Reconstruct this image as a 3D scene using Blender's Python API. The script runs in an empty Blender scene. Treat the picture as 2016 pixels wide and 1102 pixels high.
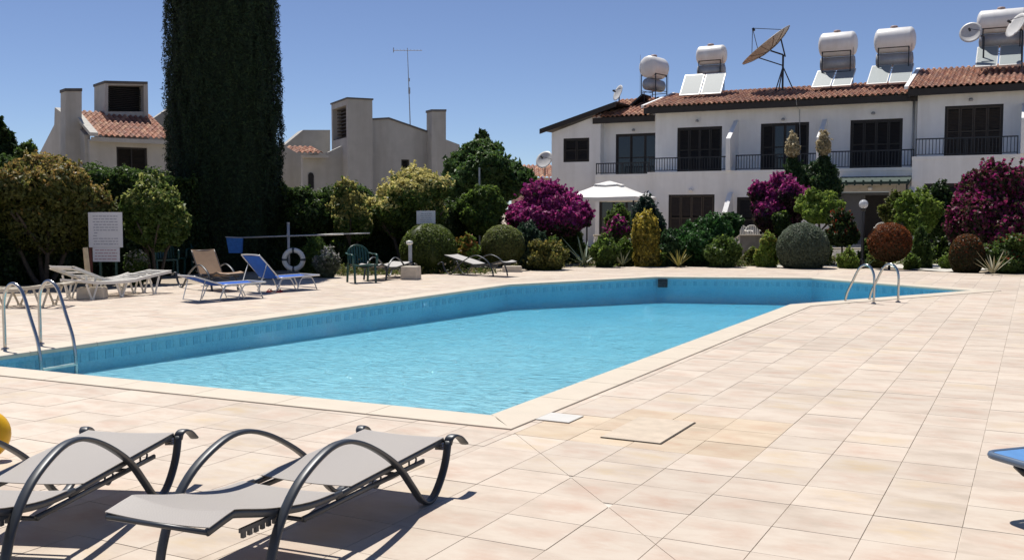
import bpy, math, random
import numpy as np
from mathutils import Vector, Matrix
from mathutils.geometry import tessellate_polygon
random.seed(7); rng = np.random.default_rng(11)
sc = bpy.context.scene
COL = sc.collection
R_ = math.radians
# ------------------------------------------------------------------ camera, sky, sun
YAW = R_(27.5); FPX = 1978.0; PITCH = math.atan(131/FPX); EYE = 1.6
cd = bpy.data.cameras.new('camera'); cam = bpy.data.objects.new('camera', cd); COL.objects.link(cam)
cam.location = (0, 0, EYE); cam.rotation_euler = (R_(90)-PITCH, 0, YAW)
cd.sensor_width = 36; cd.lens = FPX/2016*36; cd.clip_end = 4000
sc.camera = cam
SUN_EL = R_(66); SUN_DIR = Vector((-.81*math.cos(SUN_EL), .58*math.cos(SUN_EL), math.sin(SUN_EL))).normalized()
w = bpy.data.worlds.new('World'); sc.world = w; w.use_nodes = True
nt = w.node_tree; bg = nt.nodes['Background']
sky = nt.nodes.new('ShaderNodeTexSky'); sky.sky_type = 'NISHITA'; sky.sun_disc = False
sky.sun_elevation = SUN_EL; sky.sun_rotation = math.atan2(-.81, .58)
sky.air_density = 0.8; sky.dust_density = 0.0; sky.ozone_density = 6.5; sky.altitude = 1200
hs = nt.nodes.new('ShaderNodeHueSaturation'); hs.inputs['Saturation'].default_value = .92; hs.inputs['Hue'].default_value = .507; nt.links.new(sky.outputs[0], hs.inputs['Color']); nt.links.new(hs.outputs[0], bg.inputs[0]); bg.inputs[1].default_value = 0.078
sl = bpy.data.lights.new('sun', 'SUN'); sl.energy = 4.5; sl.angle = R_(.5); sl.color = (1, .955, .89)
so = bpy.data.objects.new('sun', sl); COL.objects.link(so); so.rotation_euler = SUN_DIR.to_track_quat('Z', 'Y').to_euler()
sc.view_settings.view_transform = 'Standard'; sc.view_settings.look = 'None'
sc.view_settings.exposure = 0.33; sc.view_settings.gamma = 1; sc.view_settings.use_curve_mapping = False
sc.cycles.max_bounces = 8; sc.cycles.transparent_max_bounces = 16

# ------------------------------------------------------------------ measuring helpers (photo pixels -> metres in the place)
Fv = Vector((-math.sin(YAW)*math.cos(PITCH), math.cos(YAW)*math.cos(PITCH), -math.sin(PITCH)))
Rv = Vector((math.cos(YAW), math.sin(YAW), 0)); Uv = Rv.cross(Fv)
Fh = Vector((-math.sin(YAW), math.cos(YAW), 0)); CAM = Vector((0, 0, EYE))
def ray(px, py): return Fv + Rv*((px-1008)/FPX) - Uv*((py-551)/FPX)
def G(px, py, z=0.0):
    d = ray(px, py); return CAM + d*((z-EYE)/d.z)
def PY(px, py, y):
    d = ray(px, py); return CAM + d*(y/d.y)
def PV(px, py, wd):
    d = ray(px, py); return CAM + d*(wd/d.dot(Fh))
def dep(p): return (Vector(p)-CAM).dot(Fh)

# ------------------------------------------------------------------ materials
def new_mat(name):
    m = bpy.data.materials.new(name); m.use_nodes = True
    return m, m.node_tree, m.node_tree.nodes['Principled BSDF']
def mat(name, col, rough=.6, var=.12, scale=6, bump=0, bscale=60, metal=0, spec=.5, stain=None, sscale=1.2, samt=.4, streak=False, sub=None):
    m, t, b = new_mat(name); N = t.nodes; L = t.links
    geo = N.new('ShaderNodeNewGeometry')
    src = geo.outputs['Position']
    n = N.new('ShaderNodeTexNoise'); n.inputs['Scale'].default_value = scale; n.inputs['Detail'].default_value = 5
    L.new(src, n.inputs['Vector'])
    r = N.new('ShaderNodeMapRange'); r.inputs[1].default_value = .25; r.inputs[2].default_value = .75
    r.inputs[3].default_value = 1-var; r.inputs[4].default_value = 1+var
    L.new(n.outputs['Fac'], r.inputs[0])
    mx = N.new('ShaderNodeMix'); mx.data_type = 'RGBA'; mx.blend_type = 'MULTIPLY'; mx.inputs['Factor'].default_value = 1
    mx.inputs['A'].default_value = (*col, 1); L.new(r.outputs[0], mx.inputs['B'])
    out = mx.outputs['Result']
    if stain:
        mp = N.new('ShaderNodeMapping'); mp.inputs['Scale'].default_value = (1, 1, .12 if streak else 1)
        L.new(src, mp.inputs['Vector'])
        n2 = N.new('ShaderNodeTexNoise'); n2.inputs['Scale'].default_value = sscale; n2.inputs['Detail'].default_value = 6; n2.inputs['Roughness'].default_value = .65
        L.new(mp.outputs[0], n2.inputs['Vector'])
        r2 = N.new('ShaderNodeMapRange'); r2.inputs[1].default_value = .45; r2.inputs[2].default_value = .72; r2.inputs[3].default_value = 0; r2.inputs[4].default_value = samt
        L.new(n2.outputs['Fac'], r2.inputs[0])
        m2 = N.new('ShaderNodeMix'); m2.data_type = 'RGBA'; L.new(r2.outputs[0], m2.inputs['Factor'])
        L.new(out, m2.inputs['A']); m2.inputs['B'].default_value = (*stain, 1); out = m2.outputs['Result']
    L.new(out, b.inputs['Base Color'])
    b.inputs['Roughness'].default_value = rough; b.inputs['Metallic'].default_value = metal
    b.inputs['Specular IOR Level'].default_value = spec
    if bump:
        n3 = N.new('ShaderNodeTexNoise'); n3.inputs['Scale'].default_value = bscale; n3.inputs['Detail'].default_value = 4
        L.new(src, n3.inputs['Vector']); bp = N.new('ShaderNodeBump'); bp.inputs['Strength'].default_value = bump; bp.inputs['Distance'].default_value = .01
        L.new(n3.outputs['Fac'], bp.inputs['Height']); L.new(bp.outputs[0], b.inputs['Normal'])
    return m
def leaf_mat(name, rough=.55, trans=.3):
    m, t, b = new_mat(name); N = t.nodes; L = t.links
    a = N.new('ShaderNodeAttribute'); a.attribute_name = 'col'
    L.new(a.outputs['Color'], b.inputs['Base Color']); b.inputs['Roughness'].default_value = rough
    b.inputs['Specular IOR Level'].default_value = .35
    tr = N.new('ShaderNodeBsdfTranslucent'); L.new(a.outputs['Color'], tr.inputs['Color'])
    ms = N.new('ShaderNodeMixShader'); ms.inputs[0].default_value = trans
    L.new(b.outputs[0], ms.inputs[1]); L.new(tr.outputs[0], ms.inputs[2]); L.new(ms.outputs[0], N['Material Output'].inputs['Surface'])
    return m
def tile_mat(ochre=False):
    m, t, b = new_mat('travertine_tile' if not ochre else 'ochre_travertine_tile'); N = t.nodes; L = t.links
    geo = N.new('ShaderNodeNewGeometry'); pos = geo.outputs['Position']
    sn = N.new('ShaderNodeVectorMath'); sn.operation = 'SNAP'
    off = N.new('ShaderNodeVectorMath'); off.operation = 'ADD'; off.inputs[1].default_value = (-TX0, -TY0, 50)
    L.new(pos, off.inputs[0]); L.new(off.outputs[0], sn.inputs[0]); sn.inputs[1].default_value = (TS, TS, 100)
    wn = N.new('ShaderNodeTexWhiteNoise'); wn.noise_dimensions = '3D'; L.new(sn.outputs[0], wn.inputs['Vector'])
    # per tile offset of the cloudy pattern, streaky along x
    sc1 = N.new('ShaderNodeVectorMath'); sc1.operation = 'SCALE'; sc1.inputs['Scale'].default_value = 37; L.new(wn.outputs['Color'], sc1.inputs[0])
    ad = N.new('ShaderNodeVectorMath'); ad.operation = 'ADD'; L.new(pos, ad.inputs[0]); L.new(sc1.outputs[0], ad.inputs[1])
    mp = N.new('ShaderNodeMapping'); mp.inputs['Scale'].default_value = (1, 1.9, 1); L.new(ad.outputs[0], mp.inputs['Vector'])
    n1 = N.new('ShaderNodeTexNoise'); n1.inputs['Scale'].default_value = 2.3; n1.inputs['Detail'].default_value = 7; n1.inputs['Roughness'].default_value = .62
    L.new(mp.outputs[0], n1.inputs['Vector'])
    cr = N.new('ShaderNodeValToRGB'); e = cr.color_ramp.elements
    e[0].position = .32; e[0].color = (.47, .395, .315, 1); e[1].position = .72; e[1].color = (.585, .51, .42, 1)
    for p, c in ((.44, (.53, .445, .36, 1)), (.55, (.57, .49, .40, 1))):
        q = e.new(p); q.color = c
    L.new(n1.outputs['Fac'], cr.inputs[0])
    # pinkish / ochre patches
    n2 = N.new('ShaderNodeTexNoise'); n2.inputs['Scale'].default_value = 1.9; n2.inputs['Detail'].default_value = 6; n2.inputs['Roughness'].default_value = .7
    L.new(mp.outputs[0], n2.inputs['Vector'])
    r2 = N.new('ShaderNodeMapRange'); r2.inputs[1].default_value = .46; r2.inputs[2].default_value = .68; r2.inputs[4].default_value = .75
    L.new(n2.outputs['Fac'], r2.inputs[0])
    mc = N.new('ShaderNodeMix'); mc.data_type = 'RGBA'; mc.inputs['A'].default_value = (.50, .36, .275, 1); mc.inputs['B'].default_value = (.54, .42, .27, 1)
    sp = N.new('ShaderNodeSeparateColor'); L.new(wn.outputs['Color'], sp.inputs[0]); 
    th = N.new('ShaderNodeMath'); th.operation = 'GREATER_THAN'; th.inputs[1].default_value = .75; L.new(sp.outputs[0], th.inputs[0]); L.new(th.outputs[0], mc.inputs['Factor'])
    m2 = N.new('ShaderNodeMix'); m2.data_type = 'RGBA'; L.new(r2.outputs[0], m2.inputs['Factor']); L.new(cr.outputs[0], m2.inputs['A']); L.new(mc.outputs['Result'], m2.inputs['B'])
    fr_ = N.new('ShaderNodeVectorMath'); fr_.operation = 'SUBTRACT'; L.new(off.outputs[0], fr_.inputs[0]); L.new(sn.outputs[0], fr_.inputs[1])
    ds = N.new('ShaderNodeVectorMath'); ds.operation = 'DISTANCE'; cz_ = N.new('ShaderNodeVectorMath'); cz_.operation = 'MULTIPLY'; cz_.inputs[1].default_value = (1, 1, 0); L.new(fr_.outputs[0], cz_.inputs[0])
    L.new(cz_.outputs[0], ds.inputs[0]); ds.inputs[1].default_value = (TS/2, TS/2, 0)
    rd = N.new('ShaderNodeMapRange'); rd.interpolation_type = 'SMOOTHSTEP'; rd.inputs[1].default_value = .07; rd.inputs[2].default_value = .27; rd.inputs[3].default_value = 1.25; rd.inputs[4].default_value = .12; L.new(ds.outputs['Value'], rd.inputs[0])
    md = N.new('ShaderNodeMath'); md.operation = 'MULTIPLY'; L.new(r2.outputs[0], md.inputs[0]); L.new(rd.outputs[0], md.inputs[1]); L.new(md.outputs[0], m2.inputs['Factor'])
    # per tile brightness
    r3 = N.new('ShaderNodeMapRange'); r3.inputs[3].default_value = .93; r3.inputs[4].default_value = 1.05; L.new(sp.outputs[1], r3.inputs[0])
    # wide weathering
    n4 = N.new('ShaderNodeTexNoise'); n4.inputs['Scale'].default_value = .35; n4.inputs['Detail'].default_value = 4; L.new(pos, n4.inputs['Vector'])
    r4 = N.new('ShaderNodeMapRange'); r4.inputs[1].default_value = .3; r4.inputs[2].default_value = .7; r4.inputs[3].default_value = .92; r4.inputs[4].default_value = 1.05; L.new(n4.outputs['Fac'], r4.inputs[0])
    mm = N.new('ShaderNodeMath'); mm.operation = 'MULTIPLY'; L.new(r3.outputs[0], mm.inputs[0]); L.new(r4.outputs[0], mm.inputs[1])
    m3 = N.new('ShaderNodeMix'); m3.data_type = 'RGBA'; m3.blend_type = 'MULTIPLY'; m3.inputs['Factor'].default_value = 1
    L.new(m2.outputs['Result'], m3.inputs['A']); L.new(mm.outputs[0], m3.inputs['B']); L.new(m3.outputs['Result'], b.inputs['Base Color'])
    if ochre:
        m4 = N.new('ShaderNodeMix'); m4.data_type = 'RGBA'; m4.blend_type = 'MULTIPLY'; m4.inputs['Factor'].default_value = 1; m4.inputs['B'].default_value = (.98, .93, .83, 1); L.new(m3.outputs['Result'], m4.inputs['A']); L.new(m4.outputs['Result'], b.inputs['Base Color'])
    b.inputs['Roughness'].default_value = .68; b.inputs['Specular IOR Level'].default_value = .3
    bp = N.new('ShaderNodeBump'); bp.inputs['Strength'].default_value = .35; bp.inputs['Distance'].default_value = .004; L.new(n1.outputs['Fac'], bp.inputs['Height']); L.new(bp.outputs[0], b.inputs['Normal'])
    return m
TS = .435; TX0 = -.285; TY0 = 6.41      # tile size and one joint crossing

# ------------------------------------------------------------------ mesh building
class MB:
    def __init__(s): s.v = []; s.f = []; s.c = None
    def add(s, vs, fs):
        o = len(s.v); s.v += [tuple(p) for p in vs]; s.f += [tuple(i+o for i in f) for f in fs]; return s
    def box(s, x0, x1, y0, y1, z0, z1, M=None):
        vs = [Vector(p) for p in ((x0,y0,z0),(x1,y0,z0),(x1,y1,z0),(x0,y1,z0),(x0,y0,z1),(x1,y0,z1),(x1,y1,z1),(x0,y1,z1))]
        if M: vs = [M@p for p in vs]
        return s.add(vs, [(0,3,2,1),(4,5,6,7),(0,1,5,4),(1,2,6,5),(2,3,7,6),(3,0,4,7)])
    def prism(s, poly, y0, y1, ax='y', M=None):
        # polygon in (a,b) extruded along axis
        n = len(poly)
        def P(a, b, t):
            p = Vector((a, t, b)) if ax == 'y' else (Vector((t, a, b)) if ax == 'x' else Vector((a, b, t)))
            return M@p if M else p
        vs = [P(a, b, y0) for a, b in poly]+[P(a, b, y1) for a, b in poly]
        return s.add(vs, [tuple(range(n)), tuple(range(2*n-1, n-1, -1))]+[(i, i+n, (i+1) % n+n, (i+1) % n) for i in range(n)])
    def tube(s, path, r, seg=8, closed=False, flat=None, cap=True):
        path = [Vector(p) for p in path]; n = len(path); rings = []
        prev = None
        for i, p in enumerate(path):
            a = path[(i-1) % n] if (i > 0 or closed) else p; b = path[(i+1) % n] if (i < n-1 or closed) else p
            t = (b-a).normalized()
            if prev is None:
                ref = Vector((1, 0, 0)) if abs(t.x) < .9 else Vector((0, 1, 0))
                u = (ref-t*ref.dot(t)).normalized()
            else: u = (prev-t*prev.dot(t)).normalized()
            prev = u; v = t.cross(u); rr = r[i] if isinstance(r, (list, tuple)) else r
            fu, fv = flat if flat else (1, 1)
            rings.append([p+u*(rr*fu*math.cos(2*math.pi*k/seg))+v*(rr*fv*math.sin(2*math.pi*k/seg)) for k in range(seg)])
        vs = [q for ring in rings for q in ring]; fs = []
        m = n if closed else n-1
        for i in range(m):
            j = (i+1) % n
            for k in range(seg):
                fs.append((i*seg+k, i*seg+(k+1) % seg, j*seg+(k+1) % seg, j*seg+k))
        if cap and not closed:
            fs.append(tuple(range(seg-1, -1, -1))); fs.append(tuple((n-1)*seg+k for k in range(seg)))
        return s.add(vs, fs)
    def lathe(s, prof, seg=20, M=None):
        vs = []; fs = []
        for r, z in prof:
            for k in range(seg):
                a = 2*math.pi*k/seg; p = Vector((r*math.cos(a), r*math.sin(a), z)); vs.append(M@p if M else p)
        for i in range(len(prof)-1):
            for k in range(seg): fs.append((i*seg+k, i*seg+(k+1) % seg, (i+1)*seg+(k+1) % seg, (i+1)*seg+k))
        fs.append(tuple(range(seg-1, -1, -1))); fs.append(tuple((len(prof)-1)*seg+k for k in range(seg)))
        return s.add(vs, fs)
    def sheet(s, rows, th=None):
        n = len(rows[0]); vs = [p for r in rows for p in r]
        fs = [(i*n+k, i*n+k+1, (i+1)*n+k+1, (i+1)*n+k) for i in range(len(rows)-1) for k in range(n-1)]
        return s.add(vs, fs)
    def build(s, name, m, parent=None, smooth=False, world=False, bevel=0, off=None):
        me = bpy.data.meshes.new(name)
        vs = s.v
        if world and parent is not None:
            rt = parent
            while rt.parent: rt = rt.parent
            Mi = Matrix.Translation(rt.location) @ Matrix.Rotation(rt.rotation_euler.z, 4, 'Z'); Mi = Mi.inverted()
            vs = [tuple(Mi @ Vector(p)) for p in vs]
        me.from_pydata(vs, [], s.f); me.materials.append(m)
        if smooth: me.polygons.foreach_set('use_smooth', [True]*len(me.polygons))
        if s.c is not None:
            at = me.color_attributes.new('col', 'FLOAT_COLOR', 'POINT')
            at.data.foreach_set('color', np.asarray(s.c, dtype=np.float32).ravel())
        me.update()
        o = bpy.data.objects.new(name, me); COL.objects.link(o)
        if parent is not None: o.parent = parent
        if bevel:
            md = o.modifiers.new('bevel', 'BEVEL'); md.width = bevel; md.segments = 2; md.limit_method = 'ANGLE'; md.angle_limit = R_(40)
        return o
def thing(name, label, cat, loc=(0,0,0), rz=0, group=None):
    o = bpy.data.objects.new(name, None); COL.objects.link(o); o.location = loc; o.rotation_euler = (0, 0, rz)
    o['label'] = label; o['category'] = cat
    if group: o['group'] = group
    o.empty_display_size = .2
    return o
def tag(o, label, cat, group=None):
    o['label'] = label; o['category'] = cat
    if group: o['group'] = group
    return o
def struct(o): o['kind'] = 'structure'; return o
def stuff(o): o['kind'] = 'stuff'; return o
def copy_tree(o, parent=None):
    c = o.copy(); COL.objects.link(c)
    if parent is not None: c.parent = parent
    for ch in list(o.children): copy_tree(ch, c)
    return c
def spline(pts, n=6):
    pts = [Vector(p) for p in pts]; P = [pts[0]*2-pts[1]]+pts+[pts[-1]*2-pts[-2]]; out = []
    for i in range(1, len(P)-2):
        a, b, c, d = P[i-1:i+3]
        for k in range(n):
            t = k/n; out.append(.5*((2*b)+(c-a)*t+(2*a-5*b+4*c-d)*t*t+(3*b-a-3*c+d)*t**3))
    out.append(pts[-1]); return out

M_TILE = tile_mat(); M_TILE2 = tile_mat(True)
M_MORTAR = mat('grey_mortar', (.55, .50, .43), .95, .3, 9, stain=(.25, .22, .18), sscale=2, samt=.6)
M_COPE = mat('pale_coping_stone', (.585, .51, .40), .6, .07, 5, .2, 40, stain=(.5, .42, .34), sscale=2.5, samt=.3)
M_SOIL = mat('dry_soil', (.40, .33, .25), .95, .3, 3, .8, 30, stain=(.24, .20, .14), sscale=1.5, samt=.6)
M_GROUND = mat('dry_ground', (.22, .19, .13), .95, .3, .4, .5, 8, stain=(.10, .12, .05), sscale=.2, samt=.6)
M_PATH = mat('pale_concrete_path', (.55, .52, .46), .85, .08, 5)
M_WHITE = mat('white_render', (.86, .85, .82), .85, .03, 3, .15, 90, stain=(.66, .64, .60), sscale=1.3, samt=.5, streak=True)
M_GREYR = mat('grey_beige_render', (.44, .43, .40), .9, .08, 2.5, .2, 50, stain=(.30, .275, .235), sscale=1.1, samt=.55, streak=True)
M_FASCIA = mat('dark_brown_wood', (.022, .017, .014), .6, .2, 8)
M_SHUT = mat('dark_brown_shutter', (.018, .014, .010), .5, .2, 8)
M_SHUT2 = mat('brown_shutter', (.05, .036, .024), .55, .2, 8)
M_IRON = mat('black_iron', (.012, .013, .016), .4, .1, 10)
M_STEEL = mat('brushed_steel', (.50, .49, .47), .22, .05, 20, metal=1)
M_GALV = mat('galvanised_metal', (.36, .37, .38), .5, .1, 10, metal=.35)
M_FRAME = mat('charcoal_lounger_tube', (.030, .036, .044), .42, .08, 20, spec=.6)
M_TANK = mat('white_plastic_tank', (.74, .73, .71), .4, .04, 4, stain=(.45, .36, .28), sscale=3, samt=.25, streak=True)
M_PANEL = mat('solar_collector_glass', (.27, .31, .31), .45, .08, 30, spec=.4)
M_PFRAME = mat('aluminium_panel_frame', (.6, .6, .58), .35, .04, 10, metal=.4)
M_BPANEL = mat('dark_solar_glass', (.03, .035, .04), .15, .1, 10)
M_BARK = mat('brown_bark', (.065, .05, .036), .95, .3, 12, .8, 30)
M_PWHITE = mat('white_plastic', (.72, .69, .62), .45, .05, 6)
M_PGREEN = mat('dark_green_plastic', (.012, .06, .045), .38, .08, 6)
M_BLUE = mat('blue_mesh_fabric', (.022, .10, .42), .85, .1, 12, spec=.2)
M_WOODTAN = mat('tan_slat_wood', (.30, .19, .10), .6, .2, 14)
M_WOOD = mat('weathered_wood', (.46, .37, .24), .8, .2, 14)
M_CONC = mat('pale_concrete', (.52, .46, .37), .9, .15, 9, .5, 50)
M_SIGN = mat('white_sign_board', (.58, .58, .60), .5, .03, 6)
M_INK = mat('grey_sign_ink', (.27, .28, .33), .6, .1, 10)
M_CANVAS = mat('white_canvas', (.78, .76, .72), .8, .03, 5)
M_RUST = mat('rusty_red_post', (.16, .05, .035), .8, .2, 12)
M_RED = mat('red_plastic', (.5, .03, .03), .4, .05, 8)
M_YEL = mat('yellow_vinyl', (.75, .42, .01), .3, .05, 8)
M_STONE = mat('grey_garden_stone', (.34, .32, .30), .9, .2, 6, .8, 20)
M_BLACK = mat('dark_interior', (.012, .012, .013), .8, .1, 5)
M_DISH = mat('beige_mesh_dish', (.50, .45, .38), .5, .08, 10, metal=.3)
M_GDISH = mat('pale_grey_dish', (.55, .54, .52), .4, .08, 10)
M_NETB = mat('blue_net', (.02, .12, .40), .8, .2, 20)
M_GREYDOOR = mat('grey_metal_door', (.20, .21, .23), .5, .05, 5)
M_PERG = mat('green_awning', (.02, .045, .035), .7, .2, 8)
M_LEAF = leaf_mat('leaf', .5, .5); M_CYP = leaf_mat('cypress_leaf', .8, .15); M_FLOWER = leaf_mat('flower_petal', .6, .35)
mg, t_, b_ = new_mat('window_glass'); b_.inputs['Base Color'].default_value = (.02, .024, .028, 1); b_.inputs['Roughness'].default_value = .04; b_.inputs['Specular IOR Level'].default_value = .6; M_GLASS = mg
# roof tile: colour from attribute, with noise
def attr_mat(name, rough=.85):
    m, t, b = new_mat(name); N = t.nodes; L = t.links
    a = N.new('ShaderNodeAttribute'); a.attribute_name = 'col'; g = N.new('ShaderNodeNewGeometry')
    n = N.new('ShaderNodeTexNoise'); n.inputs['Scale'].default_value = 4; n.inputs['Detail'].default_value = 6; L.new(g.outputs['Position'], n.inputs['Vector'])
    r = N.new('ShaderNodeMapRange'); r.inputs[1].default_value = .3; r.inputs[2].default_value = .7; r.inputs[3].default_value = .75; r.inputs[4].default_value = 1.15; L.new(n.outputs['Fac'], r.inputs[0])
    x = N.new('ShaderNodeMix'); x.data_type = 'RGBA'; x.blend_type = 'MULTIPLY'; x.inputs['Factor'].default_value = 1
    L.new(a.outputs['Color'], x.inputs['A']); L.new(r.outputs[0], x.inputs['B']); L.new(x.outputs['Result'], b.inputs['Base Color']); b.inputs['Roughness'].default_value = rough
    return m
M_ROOF = attr_mat('terracotta_barrel_tile')
# sling fabric: woven mesh that lets a little light through
m, t, b = new_mat('grey_sling_fabric'); N = t.nodes; L = t.links
tc = N.new('ShaderNodeTexCoord'); wv = N.new('ShaderNodeTexChecker'); wv.inputs['Scale'].default_value = 260; L.new(tc.outputs['Object'], wv.inputs['Vector'])
wv.inputs['Color1'].default_value = (.47, .435, .395, 1); wv.inputs['Color2'].default_value = (.38, .35, .32, 1)
L.new(wv.outputs['Color'], b.inputs['Base Color']); b.inputs['Roughness'].default_value = .55
trp = N.new('ShaderNodeBsdfTransparent'); ms = N.new('ShaderNodeMixShader'); ms.inputs[0].default_value = .07
trl = N.new('ShaderNodeBsdfTranslucent'); trl.inputs['Color'].default_value = (.4, .36, .32, 1); ms2 = N.new('ShaderNodeMixShader'); ms2.inputs[0].default_value = .12
L.new(b.outputs[0], ms2.inputs[1]); L.new(trl.outputs[0], ms2.inputs[2]); L.new(ms2.outputs[0], ms.inputs[1]); L.new(trp.outputs[0], ms.inputs[2]); L.new(ms.outputs[0], N['Material Output'].inputs['Surface'])
M_SLING = m

# ------------------------------------------------------------------ pool outline
POOL = [(-3.77, 6.88), (-3.77, 17.82), (-1.07, 22.9), (-4.88, 25.5), (-8.45, 24.15), (-10.5, 19.95), (-10.28, 6.72)]
def offset(poly, d):   # counter-clockwise polygon, d>0 outwards
    n = len(poly); out = []
    for i in range(n):
        p0, p1, p2 = Vector(poly[i-1]), Vector(poly[i]), Vector(poly[(i+1) % n])
        e1 = (p1-p0).normalized(); e2 = (p2-p1).normalized()
        n1 = Vector((e1.y, -e1.x)); n2 = Vector((e2.y, -e2.x))
        b = (n1+n2).normalized(); k = d/max(.35, b.dot(n1)); out.append(tuple(p1+b*k))
    return out
CW = .37
OUT = offset(POOL, CW)
DECK = [(9, -3), (9, 27.6), (-.2, 28.4), (-2.2, 29.9), (-5.4, 31.2), (-11.6, 28.0), (-13.6, 23.0), (-15.9, 20.3), (-16.9, 16.5), (-17.4, 13), (-18.2, 9), (-18.2, -3)]
def sheet_with_hole(name, outer, hole, z, m, parent=None):
    vs = [Vector((*p, z)) for p in outer]; hs = [Vector((*p, z)) for p in hole]
    tris = tessellate_polygon([vs, hs]) if hole else tessellate_polygon([vs]); allv = vs+hs
    b = MB()
    fs = []
    for t in tris:
        a, bb, c = [allv[i] for i in t]
        if (bb-a).cross(c-a).z < 0: t = t[::-1]
        fs.append(t)
    b.add(allv, fs); return b.build(name, m, parent)
big = [(-900, -300), (900, -300), (900, 1500), (-900, 1500)]
struct(sheet_with_hole('ground', big, OUT, -.05, M_SOIL))
deck = struct(sheet_with_hole('pool_deck', DECK, OUT, -.0055, M_MORTAR))

def clip(poly, a, b, keep_left=True):
    # clip polygon by line a->b; keep left side
    out = []; n = len(poly)
    def side(p): return (b[0]-a[0])*(p[1]-a[1])-(b[1]-a[1])*(p[0]-a[0])
    s = 1 if keep_left else -1
    for i in range(n):
        p, q = poly[i], poly[(i+1) % n]; sp, sq = s*side(p), s*side(q)
        if sp >= 0: out.append(p)
        if (sp > 0 and sq < 0) or (sp < 0 and sq > 0):
            t = sp/(sp-sq); out.append((p[0]+(q[0]-p[0])*t, p[1]+(q[1]-p[1])*t))
    return out
def parea(p): return abs(sum(p[i][0]*p[(i+1) % len(p)][1]-p[(i+1) % len(p)][0]*p[i][1] for i in range(len(p))))/2 if len(p) > 2 else 0
def inside(pt, poly):
    c = False
    for i in range(len(poly)):
        a, b = poly[i], poly[i-1]
        if (a[1] > pt[1]) != (b[1] > pt[1]) and pt[0] < (b[0]-a[0])*(pt[1]-a[1])/(b[1]-a[1])+a[0]: c = not c
    return c
CV1 = [OUT[0], OUT[1], OUT[3], OUT[4], OUT[5], OUT[6]]; CV2 = [OUT[1], OUT[2], OUT[3]]
def subtract(poly, conv):
    res = []; cur = poly
    for i in range(len(conv)):
        a, b = conv[i], conv[(i+1) % len(conv)]
        o = clip(cur, a, b, False)
        if parea(o) > .004: res.append(o)
        cur = clip(cur, a, b, True)
        if parea(cur) < 1e-5: break
    return res
def shrink(poly, g):
    # inset a convex polygon by g (counter-clockwise)
    n = len(poly); cur = list(poly)
    for i in range(n):
        a = Vector(poly[i]); b = Vector(poly[(i+1) % n]); e = b-a
        if e.length < 1e-4: continue
        e.normalize(); nn = Vector((-e.y, e.x)); a2 = a+nn*g; b2 = b+nn*g
        cur = clip(cur, tuple(a2), tuple(b2), True)
        if len(cur) < 3: return []
    return cur
def tile_piece(mb, poly, z):
    pt = shrink(poly, .0023); pb = shrink(poly, .0014)
    if len(pt) < 3: return
    n = len(pt)
    if len(pb) != n: pb = pt
    mb.add([(x, y, z) for x, y in pt]+[(x, y, -.0068) for x, y in pb], [tuple(range(n))]+[(i, i+n, (i+1) % n+n, (i+1) % n) for i in range(n)])
DIAG_A = Vector(OUT[0])  # the joint that runs out from the pool corner
near = []; far = MB()
PATCH = [(-3.35, 6.45, -1.9, 7.7)]
for ix in range(-43, 23):
    for iy in range(-22, 58):
        x0 = TX0+ix*TS; y0 = TY0+iy*TS
        # running offset of rows to the left of the corner joint
        sq = [(x0, y0), (x0+TS, y0), (x0+TS, y0+TS), (x0, y0+TS)]
        if not (inside((x0+TS/2, y0+TS/2), DECK)): continue
        pieces = []
        for p in subtract(sq, CV1): pieces += subtract(p, CV2)
        # cut along the diagonal joint
        q = []
        for p in pieces:
            if y0 < 6.5 and -3.6 < x0 < 0 and y0 > 2.6:
                a = (OUT[0][0], OUT[0][1]); b = (OUT[0][0]+1, OUT[0][1]-1.08)
                for k in (True, False):
                    c = clip(p, a, b, k)
                    if parea(c) > .003: q.append(c)
            else: q.append(p)
        z = random.uniform(-.0012, .0012)
        for p in q:
            c = Vector((sum(a[0] for a in p)/len(p), sum(a[1] for a in p)/len(p), 0))
            wd = dep(c); X = (c-CAM).dot(Rv)
            invis = wd < 3.9 or abs(X)/wd > .545
            near.append((wd if not invis else 1e6+wd, p, z))
near.sort(key=lambda t: t[0])
full_me = None
for i, (wd, p, z) in enumerate(near):
    if i < 298:
        mb = MB(); cx_, cy_ = p[0]
        tile_piece(mb, [(a-cx_, b-cy_) for a, b in p], 0)
        if not mb.v: continue
        isfull = len(p) == 4 and abs(parea(p)-TS*TS) < 1e-6 and abs(p[1][1]-p[0][1]) < 1e-6 and p[1][0] > p[0][0]
        cc_ = (sum(a for a, b in p)/len(p), sum(b for a, b in p)/len(p)); och = (-3.3 < cc_[0] < -1.75 and 6.5 < cc_[1] < 7.9) and not (cc_[0] < -2.9 and cc_[1] > 7.3)
        if och: isfull = False
        if isfull and full_me:
            o = bpy.data.objects.new('tile', full_me); COL.objects.link(o); o.parent = deck
        else:
            o = mb.build('tile', M_TILE2 if och else M_TILE, deck)
            if isfull: full_me = o.data
        o.location = (cx_, cy_, z)
    else: tile_piece(far, p, z)
stuff(far.build('tile', M_TILE, deck))
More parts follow.
